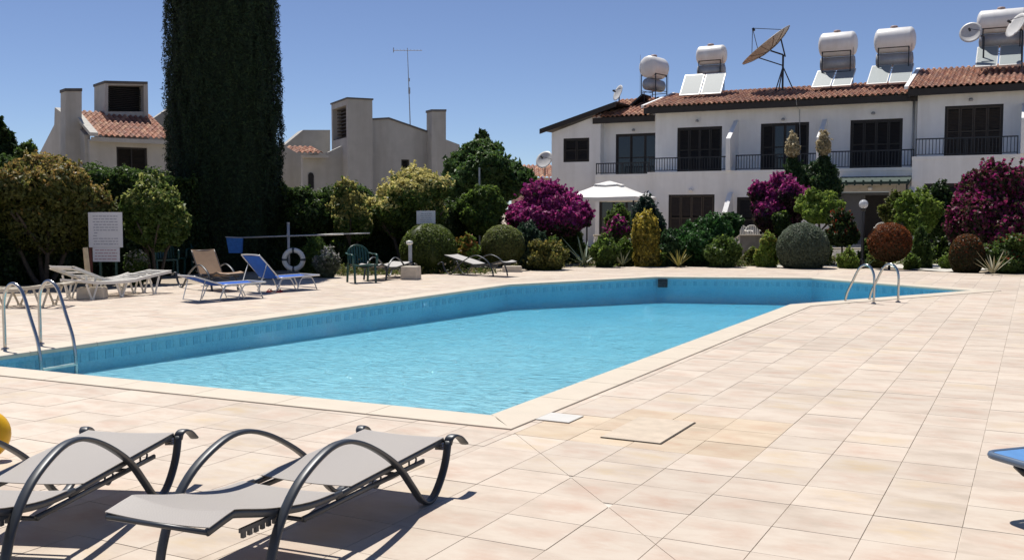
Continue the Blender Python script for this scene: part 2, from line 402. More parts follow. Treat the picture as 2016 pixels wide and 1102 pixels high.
# maintenance hatch slab and white label tile by the pool corner
hm = mat('ochre_slab', (.53, .44, .335), .7, .12, 9, .3, 40)
tag_h = MB(); tag_h.box(-2.72, -2.275, 6.60, 7.40, .003, .0065); h_o = tag_h.build('hatch_cover', hm)
sb_ = MB(); sb_.box(-2.275, -2.262, 6.588, 7.40, .003, .0045); sb_.build('edge_seam', M_BARK, h_o); sb_ = MB(); sb_.box(-2.72, -2.2755, 6.588, 6.5995, .003, .0045); sb_.build('edge_seam', M_BARK, h_o); tag(h_o, 'rectangular sandy hatch cover set in the deck near the pool corner', 'hatch')
wb = MB(); wb.box(-3.42, -3.12, 6.93, 7.22, .003, .009); tag(wb.build('white_tile', mat('white_glazed_tile', (.60, .58, .53), .5, .05, 9)), 'single white tile in the deck beside the pool corner', 'tile')

# coping stones
cop = struct(thing('pool_coping', '', '')); del cop['label']; del cop['category']
nP = len(POOL)
for i in range(nP):
    a, b = Vector(POOL[i]), Vector(POOL[(i+1) % nP]); oa, ob = Vector(OUT[i]), Vector(OUT[(i+1) % nP])
    Lg = (b-a).length; k = max(1, round(Lg/.92)); e = (b-a).normalized(); nn = Vector((e.y, -e.x))
    for j in range(k):
        t0, t1 = j/k, (j+1)/k; g = .003/Lg
        p = [a.lerp(b, t0+g), a.lerp(b, t1-g), None, None]
        p[0] = a if False else p[0]
        q1 = (ob if j == k-1 else a.lerp(b, t1-g)+nn*CW); q0 = (oa if j == 0 else a.lerp(b, t0+g)+nn*CW)
        prof_in = -.03
        mb = MB(); pts = [p[0]-nn*.0, p[1], q1-nn*.003, q0-nn*.003]
        i0, i1 = p[0], p[1]
        # rounded nose over the water
        sec = [(-.012, -.045), (-.03, -.035), (-.036, -.015), (-.028, .004), (-.008, .012), (.03, .012)]
        vs = []
        for d, z in sec: vs += [(*(i0+nn*d), z), (*(i1+nn*d), z)]
        vs += [(*pts[3], .010), (*pts[2], .010), (*pts[3], -.045), (*pts[2], -.045)]
        m_ = len(vs)//2; fs = [(2*r, 2*r+1, 2*r+3, 2*r+2) for r in range(m_-1)]+[(2*m_-2, 2*m_-1, 1, 0)]
        fs += [tuple(range(0, 2*m_, 2))[::-1], tuple(range(1, 2*m_, 2))]
        mb.add(vs, [f[::-1] for f in fs]); mb.build('coping_stone', M_COPE, cop)

# pool basin
def mosaic(name, c1, c2, size):
    m, t, b = new_mat(name); N = t.nodes; L = t.links
    g = N.new('ShaderNodeNewGeometry')
    sn = N.new('ShaderNodeVectorMath'); sn.operation = 'SNAP'; sn.inputs[1].default_value = (size,)*3; L.new(g.outputs['Position'], sn.inputs[0])
    wn = N.new('ShaderNodeTexWhiteNoise'); L.new(sn.outputs[0], wn.inputs['Vector'])
    n2 = N.new('ShaderNodeTexNoise'); n2.inputs['Scale'].default_value = .9; n2.inputs['Detail'].default_value = 4; L.new(g.outputs['Position'], n2.inputs['Vector'])
    ad = N.new('ShaderNodeMath'); ad.operation = 'MULTIPLY_ADD'; ad.inputs[1].default_value = .35; L.new(wn.outputs['Value'], ad.inputs[0]); L.new(n2.outputs['Fac'], ad.inputs[2])
    r = N.new('ShaderNodeMapRange'); r.inputs[1].default_value = .35; r.inputs[2].default_value = .95; L.new(ad.outputs[0], r.inputs[0])
    x = N.new('ShaderNodeMix'); x.data_type = 'RGBA'; x.inputs['A'].default_value = (*c1, 1); x.inputs['B'].default_value = (*c2, 1); L.new(r.outputs[0], x.inputs['Factor'])
    L.new(x.outputs['Result'], b.inputs['Base Color']); b.inputs['Roughness'].default_value = .25
    return m
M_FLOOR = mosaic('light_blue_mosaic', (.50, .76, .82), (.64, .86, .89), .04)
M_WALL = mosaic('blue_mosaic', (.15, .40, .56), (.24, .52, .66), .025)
ZF = -.44; WL = -.09
basin = MB(); n = nP
def zf(p): return -.40-.0195*(p[1]-11.5)
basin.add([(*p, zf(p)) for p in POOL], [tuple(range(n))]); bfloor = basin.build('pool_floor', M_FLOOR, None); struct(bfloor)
wall = MB()
for i in range(n):
    a, b = POOL[i], POOL[(i+1) % n]; wall.add([(*a, -.8), (*b, -.8), (*b, -.04), (*a, -.04)], [(0, 3, 2, 1)])
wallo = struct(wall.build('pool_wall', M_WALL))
# patterned waterline tiles on the walls in view
wt = MB(); wt.box(-.045, .045, -.006, .003, -.055, .055); M_WT = mat('deep_blue_border_tile', (.13, .36, .51), .2, .15, 30); M_WT2 = mat('pale_blue_border_tile', (.19, .44, .58), .2, .15, 30)
first = {}
for i in (2, 3, 4, 5):
    a, b = Vector(POOL[i]), Vector(POOL[(i+1) % n]); L_ = (b-a).length; e = (b-a)/L_; nn = Vector((-e.y, e.x)); k = int(L_/.125); ang = math.atan2(e.y, e.x)
    for j in range(k):
        key = j % 2
        if key not in first: o = wt.build('border_tile', (M_WT, M_WT2)[key], wallo); first[key] = o.data
        else: o = bpy.data.objects.new('border_tile', first[key]); COL.objects.link(o); o.parent = wallo
        c = a+e*((j+.5)*L_/k); o.location = (c.x+nn.x*.004, c.y+nn.y*.004, -.16); o.rotation_euler = (0, 0, ang)
# water: transparent with ripples and a light absorbing body
m, t, b = new_mat('pool_water'); N = t.nodes; L = t.links; N.remove(b)
g = N.new('ShaderNodeNewGeometry'); mp = N.new('ShaderNodeMapping'); mp.inputs['Rotation'].default_value = (0, 0, R_(-27.5)); mp.inputs['Scale'].default_value = (.6, 1.4, 1)
L.new(g.outputs['Position'], mp.inputs['Vector'])
n1 = N.new('ShaderNodeTexNoise'); n1.inputs['Scale'].default_value = 8.5; n1.inputs['Detail'].default_value = 5; n1.inputs['Roughness'].default_value = .6; n1.inputs['Distortion'].default_value = 1.2; L.new(mp.outputs[0], n1.inputs['Vector'])
n2 = N.new('ShaderNodeTexNoise'); n2.inputs['Scale'].default_value = 1.1; n2.inputs['Detail'].default_value = 2; L.new(mp.outputs[0], n2.inputs['Vector'])
ad = N.new('ShaderNodeMath'); ad.operation = 'MULTIPLY_ADD'; ad.inputs[1].default_value = 1.6; L.new(n2.outputs['Fac'], ad.inputs[0]); L.new(n1.outputs['Fac'], ad.inputs[2])
bp = N.new('ShaderNodeBump'); bp.inputs['Strength'].default_value = 1; bp.inputs['Distance'].default_value = .075; L.new(ad.outputs[0], bp.inputs['Height'])
gl = N.new('ShaderNodeBsdfGlossy'); gl.inputs['Roughness'].default_value = .03; L.new(bp.outputs[0], gl.inputs['Normal'])
tp = N.new('ShaderNodeBsdfTransparent'); tp.inputs['Color'].default_value = (.95, .99, 1, 1)
fr = N.new('ShaderNodeFresnel'); fr.inputs['IOR'].default_value = 1.33; L.new(bp.outputs[0], fr.inputs['Normal'])
ms = N.new('ShaderNodeMixShader'); L.new(fr.outputs[0], ms.inputs[0]); L.new(tp.outputs[0], ms.inputs[1]); L.new(gl.outputs[0], ms.inputs[2]); L.new(ms.outputs[0], N['Material Output'].inputs['Surface'])
ab = N.new('ShaderNodeVolumeAbsorption'); ab.inputs['Color'].default_value = (.28, .80, .93, 1); ab.inputs['Density'].default_value = .32; L.new(ab.outputs[0], N['Material Output'].inputs['Volume'])
m.cycles.homogeneous_volume = True
wtr = MB(); WP = offset(POOL, .02); wtr.add([(*p, WL) for p in WP]+[(*p, -.8) for p in WP], [tuple(range(n)), tuple(range(2*n-1, n-1, -1))]+[(i, i+n, (i+1) % n+n, (i+1) % n) for i in range(n)])
struct(wtr.build('pool_water', m))
# skimmer opening in the far wall
a = G(1298, 546); sk = MB(); d = Vector(POOL[4])-Vector(POOL[3]); d.normalize(); ang = math.atan2(d.y, d.x)
c = Vector(POOL[4])-d*.1
sk.box(-.02, .22, -.02, .06, -.26, -.06, Matrix.Translation((*(Vector(POOL[4])-d*.25), 0)) @ Matrix.Rotation(ang, 4, 'Z') @ Matrix.Translation((0, .012, 0)))
tag(sk.build('skimmer_box', M_BLACK), 'black skimmer opening in the far pool wall just below the edge', 'pool skimmer')

# garden paths
def flat(name, pxs, z, m):
    pts = [G(*p) for p in pxs]; b = MB(); b.add([(p.x, p.y, z) for p in pts], [tuple(range(len(pts)))]); return struct(b.build(name, m))
flat('path', [(1430, 527), (1520, 516), (1640, 509), (1900, 506), (2100, 512), (2100, 522), (1860, 533), (1700, 521), (1640, 524), (1560, 524)][::-1], -.02, M_PATH)

# ------------------------------------------------------------------ foliage
def leaf_obj(name, C, Nn, size, asp, cols, m, parent, core=None):
    n = len(C)
    Nn = Nn/np.maximum(1e-6, np.linalg.norm(Nn, axis=1, keepdims=True))
    t = rng.normal(size=(n, 3)); t[:, 2] += .5
    t -= Nn*(t*Nn).sum(1, keepdims=True); t /= np.maximum(1e-6, np.linalg.norm(t, axis=1, keepdims=True))
    b = np.cross(Nn, t); s = size[:, None]
    V = np.empty((n, 4, 3)); bend = Nn*s*.12
    V[:, 0] = C-t*s*.5-bend; V[:, 1] = C+b*s*asp*.5+bend*.5; V[:, 2] = C+t*s*.5-bend; V[:, 3] = C-b*s*asp*.5+bend*.5
    V = V.reshape(-1, 3); cc = np.repeat(cols, 4, axis=0)
    F = np.arange(4*n).reshape(n, 4)
    if core is not None:
        cv, cf, ccol = core; F = np.vstack([F, cf+len(V)]); V = np.vstack([V, cv]); cc = np.vstack([cc, ccol])
    me = bpy.data.meshes.new(name); me.vertices.add(len(V)); me.vertices.foreach_set('co', V.astype(np.float32).ravel())
    me.loops.add(F.size); me.loops.foreach_set('vertex_index', F.ravel().astype(np.int32))
    me.polygons.add(len(F)); me.polygons.foreach_set('loop_start', (np.arange(len(F))*4).astype(np.int32))
    me.polygons.foreach_set('loop_total', np.full(len(F), 4, dtype=np.int32))
    me.update(calc_edges=True)
    at = me.color_attributes.new('col', 'FLOAT_COLOR', 'POINT')
    at.data.foreach_set('color', np.hstack([cc, np.ones((len(cc), 1))]).astype(np.float32).ravel())
    me.materials.append(m); o = bpy.data.objects.new(name, me); COL.objects.link(o)
    if parent is not None: o.parent = parent
    return o
def dirs(n, zmin=-1):
    d = rng.normal(size=(int(n*2.6)+20, 3)); d /= np.linalg.norm(d, axis=1, keepdims=True); d = d[d[:, 2] >= zmin]
    while len(d) < n: d = np.vstack([d, d])
    return d[:n]
def pick(pal, n, var=.22):
    P = np.array(pal, float); a = P[rng.integers(0, len(P), n)]; b = P[rng.integers(0, len(P), n)]; k = rng.random((n, 1))
    return (a*k+b*(1-k))*(1+rng.uniform(-var, var, (n, 1)))
def core_mesh(crowns, k, col):
    vs, fs, o = [], [], 0; nu, nv = 14, 9
    for (x, y, z, rx, ry, rz) in crowns:
        ph = rng.random(3)*6
        for j in range(nv):
            th = math.pi*(j+.001)/(nv-1+.002)
            for i in range(nu):
                u = 2*math.pi*i/nu; q = k*(1+.10*math.sin(3*u+ph[0])*math.sin(2*th+ph[1])+.06*math.sin(5*u+ph[2]))
                vs.append((x+rx*q*math.sin(th)*math.cos(u), y+ry*q*math.sin(th)*math.sin(u), z+rz*q*math.cos(th)))
        for j in range(nv-1):
            for i in range(nu): fs.append((o+j*nu+i, o+j*nu+(i+1) % nu, o+(j+1)*nu+(i+1) % nu, o+(j+1)*nu+i))
        o += nu*nv
    return np.array(vs), np.array(fs), np.tile(np.array(col, float), (len(vs), 1))
def crown(name, parent, crowns, n, size=.09, asp=.5, pal=((.05, .09, .02),), tip=None, tipw=.5, clump=.26, K=None, core=.72, clipped=False, m=None, zmin=-1, tipz=.0, spread=.8):
    vols = np.array([c[3]*c[4]+c[3]*c[5]+c[4]*c[5] for c in crowns]); vols = vols/vols.sum()
    zs = [c[2]+c[5] for c in crowns]; zl = [c[2]-c[5] for c in crowns]; zt, zb = max(zs), min(zl)
    Cs, Ns, Cc = [], [], []
    for c, f in zip(crowns, vols):
        nn = max(20, int(n*f)); ctr = np.array(c[:3]); rad = np.array(c[3:6])
        if clipped:
            d = dirs(nn, zmin); r = 1-np.abs(rng.normal(0, .035, (nn, 1)))+.02*np.sin(d[:, :1]*17+c[0])*np.sin(d[:, 2:]*13)
            p = ctr+d*rad*r; nor = d/rad*rad.mean()+rng.normal(0, .55, (nn, 3)); cl = pick(pal, nn)
            hh = d[:, 2]
        else:
            k = K or max(18, int(60*f**.5)); big = int(nn*2.4)
            cd_ = dirs(k, zmin); cen = ctr+cd_*rad*(1-clump*.75); idx = rng.integers(0, k, big)
            rc = clump*rng.uniform(.7, 1.2, (k, 1))*rad
            d = dirs(big); pc = cen[idx]+d*rc[idx]*(rng.random((big, 1))**.4)
            d2 = dirs(big); ph = rng.random(6)*6
            bump = 1+.07*np.sin(d2[:, :1]*7+ph[0])*np.sin(d2[:, 1:2]*8+ph[1])+.07*np.sin(d2[:, 2:]*9+ph[2]+d2[:, :1]*5)
            ps = ctr+d2*rad*(bump-np.abs(rng.normal(0, .09, (big, 1)))); m_ = (rng.random((big, 1)) < .55)
            p = np.where(m_, ps, pc); dd = np.where(m_, d2, cd_[idx]*.6+d*.6)
            keep = np.ones(big, bool)
            for o_ in crowns:
                if o_ is not c: keep &= ((((p-np.array(o_[:3]))/np.array(o_[3:6]))**2).sum(1) > .62)
            ki = np.nonzero(keep)[0][:nn]
            if len(ki) < 5: continue
            p = p[ki]; dd = dd[ki]; idk = idx[ki]
            nor = dd+rng.normal(0, spread*.75, p.shape); ct = 1+rng.uniform(-.2, .2, (k, 1)); cl = pick(pal, len(ki))*ct[idk]; nn = len(ki)
            hh = dd[:, 2]
            ns = max(14, int(nn/95)); sd = dirs(ns, -.35); per = 11; sc_ = rng.uniform(.04, .30, (ns, 1))**1.0*rng.choice([.6, 1., 1.35], (ns, 1))
            u_ = rng.random((ns, per, 1)); sp_ = ctr+(sd*rad)[:, None, :]*(.92+sc_[:, None]*u_)+rng.normal(0, .02, (ns, per, 3))+np.array([0, 0, .10])*u_
            sp_ = sp_.reshape(-1, 3); sn_ = rng.normal(0, 1, sp_.shape); scl = pick(pal, len(sp_), .3); shh = np.repeat(sd[:, 2], per)
            p = np.vstack([p, sp_]); nor = np.vstack([nor, sn_]); cl = np.vstack([cl, scl]); hh = np.concatenate([hh, shh])
        if tip is not None:
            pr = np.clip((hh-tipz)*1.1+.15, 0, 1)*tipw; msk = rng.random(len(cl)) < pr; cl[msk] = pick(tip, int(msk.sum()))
        Cs.append(p); Ns.append(nor); Cc.append(cl)
    C = np.vstack(Cs); Nn = np.vstack(Ns); cl = np.clip(np.vstack(Cc), .003, 1)
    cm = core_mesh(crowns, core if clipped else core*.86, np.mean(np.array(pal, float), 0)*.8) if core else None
    return leaf_obj(name, C, Nn, (size if clipped else size*1.22)*rng.uniform(.6, 1.35, len(C)), asp*1.1, cl, m or M_LEAF, parent, cm)
def box_px(x0, x1, yt, yb, wd):
    # centre base, half width, bottom z, top z
    cx = (x0+x1)/2; b = PV(cx, 450, wd); return Vector((b.x, b.y, 0)), (x1-x0)/2*wd/FPX, PV(cx, yb, wd).z, PV(cx, yt, wd).z
def blobs(r, z0, z1, k=6, d=None, sq=.62):
    # an uneven crown filling the box
    h = (z1-z0)/2; zc = (z0+z1)/2; d = d or r*.85; out = [(0, 0, zc-h*.05, r*.70, d*.70, h*.80)]
    for i in range(k):
        a = 2*math.pi*(i+random.uniform(-.3, .3))/k; q = random.uniform(.27, .47); zz = random.uniform(-.5, .6)
        out.append((math.cos(a)*r*(1-q)*(1-.25*abs(zz)), math.sin(a)*d*(1-q), zc+h*zz*(1-q)*1.3, r*q, d*q, h*q*1.05))
    out.append((random.uniform(-.2, .2)*r, 0, z1-h*.38, r*.45, d*.45, h*.38)); return out
def plant(name, label, cat, x0, x1, yt, yb, wd, trunk=None, kind='foliage', group=None, k=6, style='loose', stems=1, **kw):
    loc, r, z0, z1 = box_px(x0, x1, yt, yb, wd); z0 = max(z0, .0 if trunk else -.05)
    if not trunk and z0 < .45: z0 -= (z1-max(z0, 0))*(.13 if style == 'clip' else .25)
    t = thing(name, label, cat, loc, YAW, group)
    h = z1-z0
    if style == 'clip': cr = [(0, 0, (z0+z1)/2, r, r*.95, h/2)]
    elif style == 'col': cr = blobs(r, z0, z1, 6, r*.9)+[(r*.1, 0, z0+h*.3, r*.9, r*.8, h*.32), (-r*.15, 0, z0+h*.68, r*.7, r*.65, h*.3)]
    else: cr = blobs(r, z0, z1, k)
    if kind == 'foliage' and style == 'loose' and k < 8 and r > h*.52 and r > .55:
        # a few taller uneven tufts on top
        for _ in range(3): a_ = random.uniform(0, 6.3); q_ = random.uniform(.16, .26); cr.append((math.cos(a_)*r*.45, math.sin(a_)*r*.4, z1-h*random.uniform(.06, .2), r*q_, r*q_, h*random.uniform(.12, .18)))
    crown(kind, t, cr, clipped=(style == 'clip'), **kw)
    if trunk:
        mb = MB()
        for s in range(stems):
            a = 2*math.pi*s/stems+.5; e = .0 if stems == 1 else .32*r
            pth = spline([(math.cos(a)*e*.15, math.sin(a)*e*.15, -.06), (math.cos(a)*e*.6+random.uniform(-.04, .04), math.sin(a)*e*.5, (z0)*.55), (math.cos(a)*e*1.4, math.sin(a)*e, z0+h*.35)], 5)
            mb.tube(pth, [trunk*(1-.5*i/len(pth)) for i in range(len(pth))], 7)
            for b in range(3):
                a2 = a+random.uniform(-1.2, 1.2); p = pth[len(pth)*2//3]; mb.tube(spline([p, p+Vector((math.cos(a2)*r*.25, math.sin(a2)*r*.25, h*.2)), p+Vector((math.cos(a2)*r*.5, math.sin(a2)*r*.45, h*.4))], 4), [trunk*.45]*8+[trunk*.2], 5)
        mb.build('trunk', M_BARK, t, True)
    return t

G_DARK = ((.026, .052, .015), (.040, .072, .018)); G_MID = ((.065, .115, .025), (.10, .155, .032)); G_LIGHT = ((.17, .26, .04), (.24, .33, .06), (.12, .20, .03))
G_OLIVE = ((.085, .10, .024), (.14, .15, .038)); GOLD = ((.42, .33, .08), (.32, .29, .07)); GOLDR = ((.36, .23, .07), (.30, .25, .07)); G_GREY = ((.15, .18, .12), (.11, .135, .085))
PURP = ((.38, .04, .22), (.28, .025, .19), (.46, .06, .21), (.16, .03, .10)); PURPD = ((.30, .025, .12), (.38, .03, .19), (.09, .08, .03)); RUSTY = ((.24, .06, .02), (.14, .07, .03), (.30, .09, .025)); REDF = ((.45, .02, .01),)
YELL = ((.40, .31, .05), (.28, .23, .04), (.14, .13, .03))

# clipped hedge behind the deck, seen as dark wall of leaves
def hedge(name, label, pts, depth, zt, n, pal, size=.10, tip=None, grp=None):
    # pts: front line on the ground; each segment a box of leaves over a solid core
    t = thing(name, label, 'hedge', (pts[0][0], pts[0][1], 0), 0, grp); o0 = Vector((pts[0][0], pts[0][1], 0))
    Cs, Ns, Cl = [], [], []; core_v, core_f = [], []
    tot = sum((Vector(pts[i+1])-Vector(pts[i])).length for i in range(len(pts)-1))
    for i in range(len(pts)-1):
        a, b = Vector((*pts[i], 0)), Vector((*pts[i+1], 0)); e = b-a; L_ = e.length; e.normalize(); nn = Vector((e.y, -e.x, 0))  # front normal
        if nn.dot(-a) < 0: nn = -nn
        h0, h1 = zt[i], zt[i+1]; m_ = int(n*L_/tot)
        u = rng.random(m_); hgt = h0+(h1-h0)*u; typ = rng.random(m_); fr = h0/(h0+depth)
        front = typ < fr
        wob = .10*np.sin(u*L_*2.1)+.07*np.sin(u*L_*5.3+1)+rng.normal(0, .05, m_)
        v = np.where(front, rng.random(m_), 1); q = np.where(front, 0, rng.random(m_))
        P = np.array(a-o0)[None]+np.array(e)[None]*(u*L_)[:, None]-np.array(nn)[None]*(q*depth-wob*front)[:, None]
        P[:, 2] = v*hgt+wob*(~front)*1.2+.1*np.sin(P[:, 0]*3)*(~front)
        Nn = np.where(front[:, None], np.array(nn)[None], np.array([[0, 0, 1.]]))+rng.normal(0, .6, (m_, 3))
        c = pick(pal, m_)
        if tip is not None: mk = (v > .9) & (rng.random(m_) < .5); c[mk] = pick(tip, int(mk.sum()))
        Cs.append(P); Ns.append(Nn); Cl.append(c)
        o = len(core_v)
        for (pp, hh) in ((a, h0), (b, h1)):
            for dd in (.12, depth-.1):
                for z in (-.05, hh-.12): core_v.append(tuple(pp-o0-nn*dd+Vector((0, 0, z))))
        core_f += [(o, o+1, o+5, o+4), (o+2, o+6, o+7, o+3), (o+1, o+3, o+7, o+5), (o, o+2, o+3, o+1), (o+4, o+5, o+7, o+6)]
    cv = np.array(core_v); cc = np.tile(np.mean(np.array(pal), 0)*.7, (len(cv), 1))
    leaf_obj('foliage', np.vstack(Cs), np.vstack(Ns), size*rng.uniform(.6, 1.3, sum(map(len, Cs))), .55, np.clip(np.vstack(Cl), .003, 1), M_LEAF, t, (cv, np.array(core_f), cc))
    return t
def hp(px, wd): p = PV(px, 450, wd); return (p.x, p.y)
def hz(py, wd): return PV(1000, py, wd).z
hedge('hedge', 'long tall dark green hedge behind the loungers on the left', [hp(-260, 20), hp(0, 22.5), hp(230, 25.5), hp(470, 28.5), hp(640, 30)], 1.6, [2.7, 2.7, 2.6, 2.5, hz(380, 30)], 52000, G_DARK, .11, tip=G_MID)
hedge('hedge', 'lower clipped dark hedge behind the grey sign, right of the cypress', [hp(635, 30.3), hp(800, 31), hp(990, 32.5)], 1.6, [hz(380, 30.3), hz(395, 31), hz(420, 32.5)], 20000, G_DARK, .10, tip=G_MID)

# cypress
loc = PV(446, 450, 29); loc.z = 0
cy = thing('cypress_tree', 'very tall dark columnar cypress rising out of the frame on the left', 'tree', loc, YAW)
def cyp():
    n = 190000; H_ = 15.5; z = .15+rng.random(n)**.95*H_
    prof = np.interp(z, [0, 1.5, 3, 5, 8, 12, 14.2, 15.7], [1.20, 1.52, 1.62, 1.60, 1.52, 1.28, .8, .12])
    u = rng.random(n)*2*math.pi
    lump = 1+.035*np.sin(u*7+z*1.3)+.03*np.sin(u*11-z*2.1)+.022*np.sin(u*19+z*5)
    fl = (np.sin(u*23+np.sin(z*1.7)*2)*.5+.5)
    r = prof*lump*(1-np.abs(rng.normal(0, .045, n))-.05*fl)*np.where(rng.random(n) < .10, 1+rng.random(n)*.06, 1)
    C = np.stack([np.cos(u)*r, np.sin(u)*r, z], 1); Nn = np.stack([np.cos(u), np.sin(u), .25+0*u], 1)+rng.normal(0, .35, (n, 3))
    nk = 1500; kc = rng.random(nk)*2*math.pi; kz = rng.random(nk)*15; kk = rng.integers(0, nk, n); sel = rng.random(n) < .38
    kp = np.interp(kz, [0, 1.5, 3, 5, 8, 12, 14.2, 15.7], [1.20, 1.52, 1.62, 1.60, 1.52, 1.28, .8, .12])*rng.uniform(.90, 1.02, nk)
    tt = rng.random(n); ca = kc[kk]+rng.normal(0, .035, n)*(1.3-tt); cr_ = kp[kk]+rng.normal(0, .03, n)
    Cs = np.stack([np.cos(ca)*cr_, np.sin(ca)*cr_, kz[kk]+tt*.75], 1); C = np.where(sel[:, None], Cs, C); Nn = np.where(sel[:, None], np.stack([np.cos(ca), np.sin(ca), .1+0*ca], 1)+rng.normal(0, .45, (n, 3)), Nn)
    cl = pick(((.013, .027, .009), (.024, .044, .013), (.009, .020, .007)), n, .35)
    core = []
    V = [];F = []
    for j, zz in enumerate(np.linspace(0, 15.3, 24)):
        pr = np.interp(zz, [0, 1.5, 3, 5, 8, 12, 14.2, 15.7], [1.20, 1.52, 1.62, 1.60, 1.52, 1.28, .8, .12])*.87
        for i in range(24): a = 2*math.pi*i/24; V.append((math.cos(a)*pr, math.sin(a)*pr, zz))
    for j in range(23):
        for i in range(24): F.append((j*24+i, j*24+(i+1) % 24, (j+1)*24+(i+1) % 24, (j+1)*24+i))
    t0 = rng.normal
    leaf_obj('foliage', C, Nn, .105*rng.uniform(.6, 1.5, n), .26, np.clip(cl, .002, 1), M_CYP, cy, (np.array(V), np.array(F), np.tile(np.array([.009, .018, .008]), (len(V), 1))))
    tb = MB(); tb.tube([(0, 0, -.1), (.02, 0, .5), (0, 0, 1.6)], [.22, .18, .12], 10); tb.build('trunk', M_BARK, cy, True)
cyp()

# --- left side
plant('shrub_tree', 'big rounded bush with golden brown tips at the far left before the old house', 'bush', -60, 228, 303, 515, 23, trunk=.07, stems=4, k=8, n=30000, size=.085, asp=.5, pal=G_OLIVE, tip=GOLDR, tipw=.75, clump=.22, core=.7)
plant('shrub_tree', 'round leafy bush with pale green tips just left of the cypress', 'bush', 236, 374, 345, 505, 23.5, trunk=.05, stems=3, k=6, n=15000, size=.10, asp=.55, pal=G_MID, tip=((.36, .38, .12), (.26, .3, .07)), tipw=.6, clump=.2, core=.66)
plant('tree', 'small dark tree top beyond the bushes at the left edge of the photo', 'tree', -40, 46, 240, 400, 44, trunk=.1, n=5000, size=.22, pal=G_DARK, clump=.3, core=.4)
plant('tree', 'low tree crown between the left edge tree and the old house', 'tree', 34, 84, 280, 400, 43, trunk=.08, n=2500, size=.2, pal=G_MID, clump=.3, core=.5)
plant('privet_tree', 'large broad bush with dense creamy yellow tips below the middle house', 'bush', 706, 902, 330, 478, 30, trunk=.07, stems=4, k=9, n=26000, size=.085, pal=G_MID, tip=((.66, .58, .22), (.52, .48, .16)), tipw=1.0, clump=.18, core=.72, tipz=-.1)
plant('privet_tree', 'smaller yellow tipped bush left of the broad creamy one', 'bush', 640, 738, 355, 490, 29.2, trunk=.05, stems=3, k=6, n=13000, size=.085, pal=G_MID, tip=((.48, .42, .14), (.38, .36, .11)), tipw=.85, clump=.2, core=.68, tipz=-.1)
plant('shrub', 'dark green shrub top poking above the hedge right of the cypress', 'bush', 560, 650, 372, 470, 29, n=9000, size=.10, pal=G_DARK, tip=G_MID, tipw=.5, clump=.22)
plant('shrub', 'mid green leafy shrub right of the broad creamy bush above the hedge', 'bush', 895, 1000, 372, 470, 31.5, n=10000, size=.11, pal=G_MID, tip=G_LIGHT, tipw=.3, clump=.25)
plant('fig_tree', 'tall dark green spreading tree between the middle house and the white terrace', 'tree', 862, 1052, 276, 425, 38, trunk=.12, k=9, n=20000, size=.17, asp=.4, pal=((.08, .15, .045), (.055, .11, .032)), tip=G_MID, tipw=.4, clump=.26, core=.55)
plant('conifer', 'pointed tree tip rising above the spreading tree', 'tree', 936, 972, 260, 340, 40, trunk=.05, n=1500, size=.15, pal=G_DARK, style='col', clump=.35, core=.4)
plant('white_flower_bush', 'silvery white flowering bush beside the life ring', 'bush', 616, 668, 492, 545, 25, n=6000, size=.07, pal=G_GREY, tip=((.55, .52, .5), (.4, .4, .36)), tipw=.7, clump=.25)
plant('shrub', 'spiky green shrub leaning right behind the life ring', 'bush', 588, 650, 470, 545, 26, n=6000, size=.12, asp=.25, pal=G_MID, tip=G_LIGHT, tipw=.3, clump=.3)
plant('white_flower_bush', 'small bush with white blossom beside the tall white notice', 'bush', 243, 290, 500, 556, 23, n=4500, size=.07, pal=G_MID, tip=((.6, .58, .52), (.5, .48, .42)), tipw=.45, clump=.25)
# --- middle
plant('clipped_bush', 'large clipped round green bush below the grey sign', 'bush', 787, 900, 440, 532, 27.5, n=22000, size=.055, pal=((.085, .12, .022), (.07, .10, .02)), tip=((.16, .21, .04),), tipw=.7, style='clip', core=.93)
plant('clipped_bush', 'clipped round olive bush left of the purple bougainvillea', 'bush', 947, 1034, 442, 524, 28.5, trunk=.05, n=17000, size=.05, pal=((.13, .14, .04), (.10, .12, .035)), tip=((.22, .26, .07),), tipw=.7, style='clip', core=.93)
plant('shrub', 'small red tipped shrub between the two clipped round bushes', 'bush', 893, 942, 462, 524, 28, n=4500, size=.08, pal=G_LIGHT, tip=((.32, .12, .03), (.3, .2, .04)), tipw=.6, clump=.3)
plant('shrub', 'blue green shrub behind the olive clipped bush', 'bush', 1000, 1078, 438, 520, 30.5, n=7000, size=.10, asp=.3, pal=((.04, .08, .045), (.03, .06, .03)), clump=.25)
plant('shrub', 'low yellowish flowering shrub at the deck edge left of the yucca', 'bush', 1028, 1124, 480, 532, 28.5, n=9000, size=.07, pal=G_OLIVE, tip=GOLD, tipw=.55, clump=.25)
plant('shrub', 'low green shrub just right of the yucca', 'bush', 1160, 1222, 468, 524, 30, n=6500, size=.08, pal=G_MID, tip=G_LIGHT, tipw=.4, clump=.25)
plant('shrub', 'light green shrub at the foot of the yellow bush', 'bush', 1205, 1262, 472, 522, 31, n=6000, size=.08, pal=G_MID, tip=G_LIGHT, tipw=.6, clump=.25)
plant('bougainvillea', 'vivid purple bougainvillea left of the white gazebo', 'bush', 988, 1168, 356, 482, 33, n=26000, size=.10, asp=.8, k=9, pal=((.04, .06, .02), (.10, .02, .06)), tip=PURP, tipw=1.0, clump=.2, tipz=-.55, core=.7)
plant('bougainvillea', 'small purple bougainvillea under the white gazebo', 'bush', 1180, 1244, 428, 486, 35, n=5000, size=.11, asp=.8, pal=G_MID, tip=PURP, tipw=.5, clump=.25, tipz=-.5)
plant('shrub', 'dark green bush left of the gazebo doorway', 'bush', 1190, 1250, 405, 478, 38, n=5000, size=.11, pal=G_MID, tip=G_LIGHT, tipw=.3, clump=.25)
